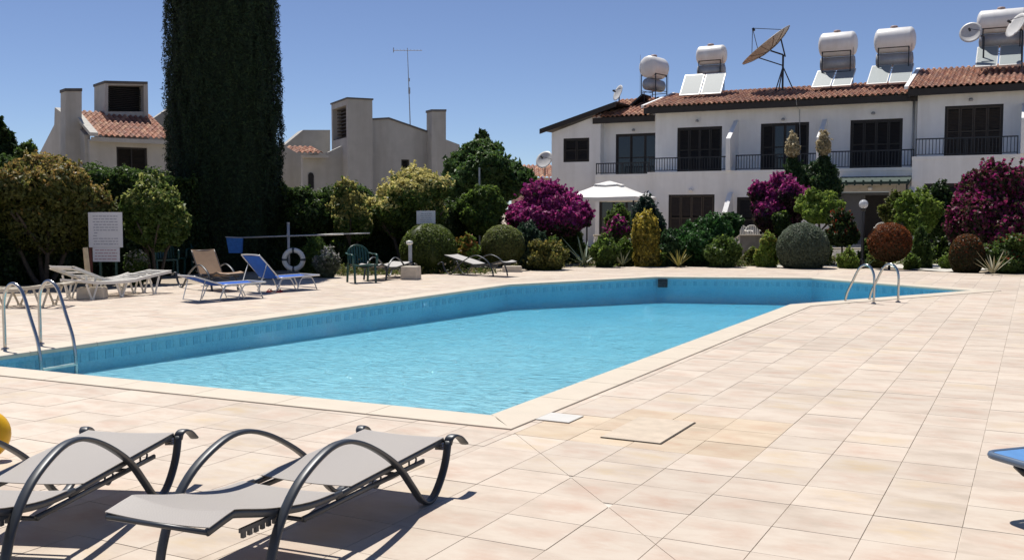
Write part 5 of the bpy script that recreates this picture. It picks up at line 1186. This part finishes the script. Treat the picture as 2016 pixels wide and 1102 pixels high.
def truss_lounger(label, pf, ph, rise, m=M_PWHITE, width=.62, zs=.30):
    # white moulded lounger from foot end pf to head end ph (ground points of its near side)
    d = ph-pf; d.z = 0; L_ = d.length; rz = math.atan2(d.y, d.x); t = thing('plastic_lounger', label, 'sun lounger', (pf.x, pf.y, 0), rz, 'white plastic loungers')
    prof = [(0, zs+.07), (.18*L_, zs+.01), (.42*L_, zs), (.58*L_, zs+.01), (.62*L_, zs+.03), (L_*.98, zs+.03+rise), (L_, zs+.025+rise)]
    sp = [(p.x, p.z) for p in spline([(x, 0, z) for x, z in prof], 4)]
    b = MB()
    for k, (y0, y1) in enumerate(((0, .05), (width-.05, width))):
        b.prism([(x, z+.02) for x, z in sp]+[(x, z-.035) for x, z in sp[::-1]], y0, y1)
    b.build('side_rail', m, t)
    # slats across
    n = int(L_/.085)
    for k in range(n):
        u = (k+.5)/n*(len(sp)-1); i = int(u); f = u-i; x = sp[i][0]*(1-f)+sp[min(i+1, len(sp)-1)][0]*f; z = sp[i][1]*(1-f)+sp[min(i+1, len(sp)-1)][1]*f
        bb = MB(); bb.box(x-.034, x+.034, .051, width-.051, z-.012, z+.014); bb.build('slat', m, t)
    for x in (.10*L_, .42*L_, .80*L_):
        zt = np.interp(x, [q[0] for q in sp], [q[1] for q in sp])-.03
        for y in (.025, width-.025):
            l = MB(); s = .13
            l.tube([(x-s, y, zt), (x-s*.15, y, .02)], .02, 6); l.tube([(x+s, y, zt), (x+s*.15, y, .02)], .02, 6); l.tube([(x-s*.3, y, .016), (x+s*.3, y, .016)], .02, 6); l.build('leg', m, t)
    return t
truss_lounger('white plastic lounger right of the wooden stub, its head end low beside the blue lounger', G(165, 592), G(338, 576), .10)
truss_lounger('white plastic lounger behind the wooden stub with its head end raised to the left', G(252, 573), G(100, 588), .26)
truss_lounger('white plastic lounger at the left photo edge behind the pool ladder', G(-70, 607), G(118, 606), .06, m=mat('cream_plastic', (.55, .49, .38), .5, .05, 6))

def tube_lounger(label, pf, ph, rise, head_z=.8, Wd=.6):
    d = ph-pf; d.z = 0; L_ = d.length; rz = math.atan2(d.y, d.x); t = thing('folding_lounger', label, 'sun lounger', (pf.x, pf.y, 0), rz, 'blue folding loungers')
    zs = .29; J = L_*.62; Lb = L_*.36; hx, hz_ = J+math.cos(rise)*Lb, zs+math.sin(rise)*Lb
    al = M_ALU
    b = MB(); b.tube(spline([(J, 0, zs), (.1, 0, zs+.01), (.0, .04, zs+.015), (0, Wd-.04, zs+.015), (.1, Wd, zs+.01), (J, Wd, zs)], 5), .014, 8); b.build('seat_frame', al, t, smooth=True)
    b = MB(); b.tube(spline([(J-.05, 0, zs), (J+(hx-J)*.88, 0, zs+(hz_-zs)*.88), (hx, .07, hz_), (hx, Wd-.07, hz_), (J+(hx-J)*.88, Wd, zs+(hz_-zs)*.88), (J-.05, Wd, zs)], 5), .014, 8); b.build('back_frame', al, t, smooth=True)
    rows = [[Vector((x, .015+(Wd-.03)*v/8, zs+.012-.03*math.sin(math.pi*v/8))) for v in range(9)] for x in [.02+(J-.04)*i/12 for i in range(13)]]
    b = MB(); b.sheet(rows); b.sheet([[p-Vector((0, 0, .006)) for p in r] for r in rows][::-1]); b.build('seat_fabric', M_BLUE, t, smooth=True)
    nn = Vector((-math.sin(rise), 0, math.cos(rise)))
    rows = [[Vector((J+(hx-J)*s, .015+(Wd-.03)*v/8, zs+(hz_-zs)*s))+nn*(.012-.03*math.sin(math.pi*v/8)) for v in range(9)] for s in [i/10*.99 for i in range(11)]]
    b = MB(); b.sheet(rows); b.sheet([[p-nn*.006 for p in r] for r in rows][::-1]); b.build('back_fabric', M_BLUE, t, smooth=True)
    for x0, x1 in ((.12, .12+.42), (J-.42, J-.02)):
        for y in (.0, Wd):
            l = MB(); m_ = (x0+x1)/2; l.tube(spline([(x0-.06, y, .01), (x0+.06, y, zs-.05), (m_-.05, y, zs-.02), (m_+.05, y, zs-.02), (x1-.06, y, zs-.05), (x1+.06, y, .01)], 4), .012, 7); l.build('leg', al, t, smooth=True)
        l = MB(); l.tube([(x0-.05, 0, .04), (x0-.05, Wd, .04)], .01, 6); l.build('cross_bar', al, t)
    l = MB(); l.tube([(J+.22*L_*math.cos(rise), 0, zs+.22*L_*math.sin(rise)), (J+.12+.2*L_, 0, .03), (J+.12+.2*L_, Wd, .03), (J+.22*L_*math.cos(rise), Wd, zs+.22*L_*math.sin(rise))], .011, 7); l.build('back_prop', al, t, smooth=True)
    return t
M_ALU = mat('white_aluminium_tube', (.62, .62, .60), .35, .05, 10, metal=.3)
tube_lounger('blue mesh folding lounger lying nearly flat, closer to the pool', G(488, 583), G(345, 593), .34)
tube_lounger('blue mesh folding lounger with its back raised high', G(592, 567), G(456, 577), .85)
# blue lounger cut by the right edge
c = G(1941, 893, .33); tR = thing('folding_lounger', 'blue lounger of which only one corner enters the photo at the right edge', 'sun lounger', (c.x, c.y, 0), R_(47), 'blue folding loungers')
b = MB(); zt = .33
def rr(x0, x1, y0, y1, r, n=6):
    pts = []
    for cx, cy, a0 in ((x1-r, y1-r, 0), (x0+r, y1-r, 90), (x0+r, y0+r, 180), (x1-r, y0+r, 270)):
        for k in range(n+1): a = R_(a0+90*k/n); pts.append((cx+r*math.cos(a), cy+r*math.sin(a)))
    return pts
Ml = Matrix.Translation((0, .0, 0))
o_ = rr(.0, 1.95, -.67, 0, .06)
fr_ = MB(); fr_.tube([Ml@Vector((x, y, zt)) for x, y in o_], .020, 8, closed=True); fr_.build('frame', mat('blue_grey_tube', (.10, .14, .2), .35, .1), tR, smooth=True)
rows = [[Ml@Vector((x, -.65+.63*v/10, zt+.014-.035*math.sin(math.pi*v/10)*min(1, 4*x+.3))) for v in range(11)] for x in [.02+1.9*i/14 for i in range(15)]]
b.sheet(rows); b.sheet([[p-Vector((0, 0, .006)) for p in r] for r in rows][::-1]); b.build('sling', mat('light_blue_fabric', (.09, .24, .50), .6, .08, 12), tR, smooth=True)
for x in (.5, 1.3):
    l = MB(); l.tube(spline([Ml@Vector(p) for p in ((x, -.65, zt), (x-.02, -.65, .1), (x, -.63, .015), (x, -.05, .015), (x-.02, -.02, .1), (x, -.02, zt))], 4), .013, 7); l.build('leg', M_ALU, tR, smooth=True)
l = MB(); l.tube([Ml@Vector(p) for p in ((.02, -.2, zt-.02), (.03, -.22, zt-.05), (.08, -.45, zt-.09), (.2, -.6, zt-.09))], .009, 6); l.tube([Ml@Vector((.02, -.18, zt-.02)), Ml@Vector((.02, -.24, zt-.05))], .018, 8); l.build('hinge', M_IRON, tR, smooth=True)

def plastic_chair(label, loc, rz, m=M_PGREEN):
    t = thing('garden_chair', label, 'chair', loc, rz, 'green plastic chairs')   # faces +x
    b = MB(); rows = []
    for i in range(9):
        u = i/8; rows.append([Vector((-.22+.46*u, -.24+.48*v/8, .42+.02*u-.02*math.sin(math.pi*v/8)-(.03 if i == 8 else 0))) for v in range(9)])
    b.sheet(rows); b.sheet([[p-Vector((0, 0, .025)) for p in r] for r in rows][::-1]); b.box(.22, .245, -.24, .24, .385, .425); b.build('seat', m, t, smooth=False)
    # rounded back with vertical slats and rim
    def bk(v, z): return Vector((-.23-.22*(z-.42)+.05*(v*v), v*.25, z))
    rim = [bk(-1, .44)]+[bk(-1, .55), bk(-1, .66)]+[bk(math.cos(a), .66+.2*math.sin(a)) for a in [math.pi-math.pi*k/10 for k in range(1, 10)]]+[bk(1, .66), bk(1, .55), bk(1, .44)]
    b = MB(); flatbar_path = rim; b.tube(rim, .02, 7, flat=(1.2, .8)); b.build('back_rim', m, t, smooth=True)
    for k in range(7):
        v = -.78+.26*k; zt_ = .66+.2*math.sqrt(max(0, 1-v*v)); b = MB(); s = .085
        b.sheet([[bk(v-s, z), bk(v+s, z)] for z in [.43+(zt_-.43)*i/6 for i in range(7)]]); b.sheet([[bk(v+s, z)+Vector((-.012, 0, 0)), bk(v-s, z)+Vector((-.012, 0, 0))] for z in [.43+(zt_-.43)*i/6 for i in range(7)]]); b.build('back_slat', m, t)
    for s in (-1, 1):
        b = MB(); flatbar2 = spline([(-.28, s*.27, .68), (-.1, s*.30, .66), (.14, s*.30, .66), (.24, s*.29, .62), (.25, s*.285, .4)], 4); b.tube(flatbar2, .024, 7, flat=(1.3, .6)); b.build('armrest', m, t, smooth=True)
        for x, dx in ((.22, .05), (-.22, -.07)):
            b = MB(); y = s*.25; b.prism([(x-.03, .42), (x+.03, .42), (x+dx+.018, 0), (x+dx-.018, 0)], y-.02, y+.02); b.build('leg', m, t)
    return t
p = G(712, 556); plastic_chair('dark green plastic armchair standing on the deck near the middle of the left side', (p.x, p.y, 0), YAW+R_(-62))
p = PV(324, 450, 26); plastic_chair('dark green plastic armchair in the shade behind the white lounger', (p.x, p.y, 0), YAW+R_(-60))
p = PV(352, 450, 27); plastic_chair('second dark green plastic armchair in the shade, mostly hidden behind the flat blue lounger', (p.x, p.y, 0), YAW+R_(-95))

# concrete umbrella blocks
def block(label, p, sx, sy, h, rz, m=M_CONC):
    b = MB(); 
    b.prism([(-sx/2, 0), (sx/2, 0), (sx/2*.93, h), (-sx/2*.93, h)], -sy/2, sy/2); o = b.build('umbrella_base', m, None, bevel=.015); o.location = (p.x, p.y, 0); o.rotation_euler = (0, 0, rz); return tag(o, label, 'umbrella base', 'umbrella base blocks')
p = G(182, 588); block('pale concrete block under the wooden stub among the white loungers', p, .50, .34, .22, YAW+R_(8))
b = MB(); b.lathe([(.055, .0), (.05, .78), (.045, .8)], 12, Matrix.Rotation(R_(-6), 4, 'Y')); o = b.build('wooden_stub', M_WOOD); p2 = G(176, 577); o.location = (p2.x, p2.y, .12); tag(o, 'leaning weathered wooden post stub rising behind the concrete block', 'post')
p = G(809, 550); block('pale concrete block beside the dark framed lounger near the green chair', p, .42, .36, .32, YAW+R_(-15))
p = G(1008, 535); block('low concrete block at the foot of the olive clipped round bush', p, .55, .3, .16, YAW)
# tall white notice
def notice(label, x0, x1, y0, y1, wd, lower=None, posts=(), rows=9, sub=None):
    a = PV(x0, y1, wd); c = PV(x1, y0, wd); W = (c-a).dot(Rv); t = thing('notice_board', label, 'sign', (a.x, a.y, 0), YAW)
    b = MB(); b.box(0, W, 0, .02, a.z, c.z); bd = b.build('board', M_SIGN, t, bevel=.004)
    b = MB(); H_ = c.z-a.z
    def lines(b, X0, X1, Z0, Z1, n):
        for k in range(n):
            z = Z1-(k+.6)*(Z1-Z0)/(n+.3); x = X0+random.uniform(0, .04)
            while x < X1-.05:
                L_ = min(random.uniform(.03, .11), X1-.03-x)
                h = .3*(Z1-Z0)/n*.5
                b.box(x, x+L_, -.004, -.001, z-h, z+h); x += L_+.018
                if random.random() < .05: break
    lines(b, .10, W-.07, a.z+.03, c.z-.05, rows); stuff(b.build('lettering', M_INK, bd))
    if lower:
        lx0, lx1, ly0, ly1 = lower; p0 = PV(lx0, ly1, wd); p1 = PV(lx1, ly0, wd); X0 = (p0-a).dot(Rv); X1 = (p1-a).dot(Rv)
        b = MB(); b.box(X0, X1, .003, .02, p0.z, a.z-.004); b2 = b.build('lower_board', M_SIGN, t); b = MB(); lines(b, X0+.03, X1-.02, p0.z+.01, a.z-.02, 4); stuff(b.build('lettering', mat('reddish_ink', (.38, .24, .26), .6), b2))
    for px in posts:
        q = PV(px, 500, wd); xx = (q-a).dot(Rv); b = MB(); b.box(xx-.022, xx+.022, .022, .065, -.05, c.z-.03); b.build('post', mat('dark_green_post', (.01, .05, .035), .5), t)
    return t
notice('tall white notice board full of small writing with a smaller board below it', 175, 240, 418, 487, 22.3, (183, 235, 487, 515), (196, 227), 11)
b = MB(); q = PV(180, 545, 22.5); b.box(-.025, .025, -.03, .03, -.05, PV(180, 482, 22.5).z); o = b.build('red_post', M_RUST); o.location = (q.x, q.y, 0); o.rotation_euler = (0, 0, YAW); tag(o, 'short rusty red post under the left side of the tall white notice', 'post')
notice('small pale grey sign above the large clipped green bush', 820, 857, 415, 441, 28.6, None, (826, 851), 5)
# life ring, post and net pole
rp = G(569, 545); t = thing('life_ring_post', 'grey pipe post that carries the life ring and the long pool pole', 'post', (rp.x, rp.y, 0), YAW); wd = dep(rp)
zt = PV(569, 440, wd).z; b = MB(); b.tube([(0, 0, -.05), (0, 0, zt)], .035, 10); b.tube([(0, 0, zt), (0, 0, zt+.03)], .04, 10); b.build('pole', M_GALV, t, smooth=True)
b = MB(); b.tube([(0, -.02, zt-.3), (0, -.12, zt-.32), (0, -.14, zt-.26)], .015, 6); b.tube([(0, 0, zt-.72), (.05, -.1, zt-.74), (.06, -.12, zt-.68)], .018, 6); b.build('hook', M_GALV, t)
rc = PV(578, 511, wd-.14); ringR = .235; t = thing('life_ring', 'white life ring with dark bands hanging on the grey pipe post', 'life ring', (rc.x, rc.y, rc.z), YAW)
b = MB(); b.tube([(math.cos(a)*ringR, 0, math.sin(a)*ringR) for a in [2*math.pi*i/36 for i in range(36)]], .062, 12, closed=True, flat=(1, 1)); b.build('ring', M_PWHITE, t, smooth=True)
for k in range(4):
    a0 = k*math.pi/2+R_(0); b = MB(); b.tube([(math.cos(a)*ringR, 0, math.sin(a)*ringR) for a in (a0-.11, a0-.05, a0+.05, a0+.11)], .066, 12); b.build('band', mat('dark_band', (.05, .06, .07), .6), t, smooth=True)
a, c = PV(470, 468, wd-.1), PV(728, 459, wd-.1); t = thing('pool_net', 'long pole with a blue net bag resting across the pipe post', 'pool net', (a.x, a.y, a.z), YAW); d = c-a; Ld = d.dot(Rv); dz = d.z
b = MB(); b.tube([(0, 0, 0), (Ld*.62, 0, dz*.62)], .018, 8); b.build('pole', M_GALV, t, smooth=True); b = MB(); b.tube([(Ld*.60, 0, dz*.6), (Ld*.80, 0, dz*.8)], .022, 8); b.build('grip', M_PWHITE, t, smooth=True); b = MB(); b.tube([(Ld*.80, 0, dz*.8), (Ld, 0, dz)], .014, 8); b.build('pole', M_GALV, t, smooth=True)
b = MB(); b.prism([(-.30, .02), (.10, .0), (.07, -.38), (-.24, -.38)], -.06, .06); b.build('net_bag', M_NETB, t); b = MB(); b.tube([(-.31, -.07, .02), (.11, -.07, .0), (.11, .07, .0), (-.31, .07, .02)], .012, 6, closed=True); b.build('net_hoop', M_GALV, t)
# outdoor tap post
tp = G(808, 543); wd = dep(tp); t = thing('shower_post', 'grey tap post with a white head beside the large clipped bush', 'post', (tp.x, tp.y, 0), YAW); zt = PV(808, 474, wd).z
b = MB(); b.box(-.045, .045, -.03, .03, -.05, zt-.1); b.build('pole', M_GALV, t, bevel=.005); b = MB(); b.lathe([(.05, 0), (.09, .03), (.08, .09), (.02, .11)], 12, Matrix.Translation((-.02, 0, zt-.1))); b.build('head', M_PWHITE, t, smooth=True)
# little red thing by the blue loungers
p = G(541, 575); t = thing('flip_flops', 'pair of small red sandals on the deck under the blue loungers', 'sandals', (p.x, p.y, 0), .3)
for dx in (-.11, .09):
    b = MB(); b.prism([(dx+.055*math.cos(a)*(1+.15*math.sin(a)), .14*math.sin(a)) for a in [2*math.pi*i/14 for i in range(14)]], .003, .025, 'z'); b.tube(spline([(dx-.045, -.02, .02), (dx-.02, .03, .06), (dx, .07, .03), (dx+.02, .03, .06), (dx+.045, -.02, .02)], 3), .009, 5); b.build('sandal', M_RED, t)
# yellow inflatable at the left edge
yc = G(-25, 908); t = thing('inflatable_ring', 'yellow inflatable ring propped behind the left lounger at the photo edge', 'inflatable', (yc.x, yc.y, 0), YAW+.25)
b = MB(); b.tube([(math.cos(a)*.11-.03, math.sin(a)*.11*.35+.04, .165+math.sin(a)*.10) for a in [2*math.pi*i/30 for i in range(30)]], .06, 14, closed=True); b.build('ring', M_YEL, t, smooth=True)
b = MB(); b.tube([(.0, 0, .0), (.0, 0, .001)], .01, 5)
# pool ladders
def ladder(label, f1, f2, dirp, w1, z_top, reach, grp='steel pool ladders'):
    c = (f1+f2)/2; t = thing('pool_ladder', label, 'pool ladder', (c.x, c.y, 0), 0, grp); d = Vector((*dirp, 0)).normalized()
    for f in (f1, f2):
        o = f-c; P_ = lambda s, z: o+d*s+Vector((0, 0, z))
        path = spline([P_(0, 0), P_(0, .25), P_(.0, z_top*.66), P_(.04, z_top*.86), P_(.13, z_top*.98), P_(.24, z_top*.97), P_(.34, z_top*.84), P_(reach*.75, z_top*.5), P_(reach*.93, .12), P_(reach, -.15), P_(reach, -.3), P_(reach, -.43)], 5)
        b = MB(); b.tube(path, .021, 10); b.build('rail', M_STEEL, t, smooth=True)
        b = MB(); b.lathe([(.045, .0), (.045, .012), (.024, .02)], 14, Matrix.Translation(o+Vector((0, 0, .004)))); b.build('flange', M_STEEL, t, smooth=True)
    e = (f2-f1).normalized(); Ls = (f2-f1).length/2; ang = math.atan2(e.y, e.x)
    for z in (-.2, -.34):
        b = MB(); b.box(-Ls+.01, Ls-.01, -.04, .04, -.012, .012, Matrix.Translation(d*reach+Vector((0, 0, z))) @ Matrix.Rotation(ang, 4, 'Z')); b.build('step', M_PWHITE, t, bevel=.004)
    return t
ladder('stainless pool ladder with two tall hoops at the left end of the pool', G(10, 688), G(80, 678), (1, .03), .5, .79, .60)
ladder('stainless pool ladder with two hoops at the far right arm of the pool', G(1720, 598), G(1768, 595), (-.884, .468), .5, .69, .62)
# white garden furniture behind the shrubs on the right
def gchair(px, py, wd, label): q = PV(px, py, wd); return plastic_chair(label, (q.x, q.y, max(0, q.z)), YAW+R_(random.uniform(-140, -40)), M_PWHITE)
for px, lb in ((1462, 'white plastic garden chair just left of the magenta bougainvillea'), (1484, 'white plastic garden chair above the low speckled stone wall'), (1652, 'white plastic garden chair left of the lamp post behind the shrubs'), (1738, 'white plastic garden chair before the grey doors right of the lamp post')):
    o = gchair(px, 489 if px < 1500 else 484, 37.5, lb); o['group'] = 'white garden chairs by the patio'
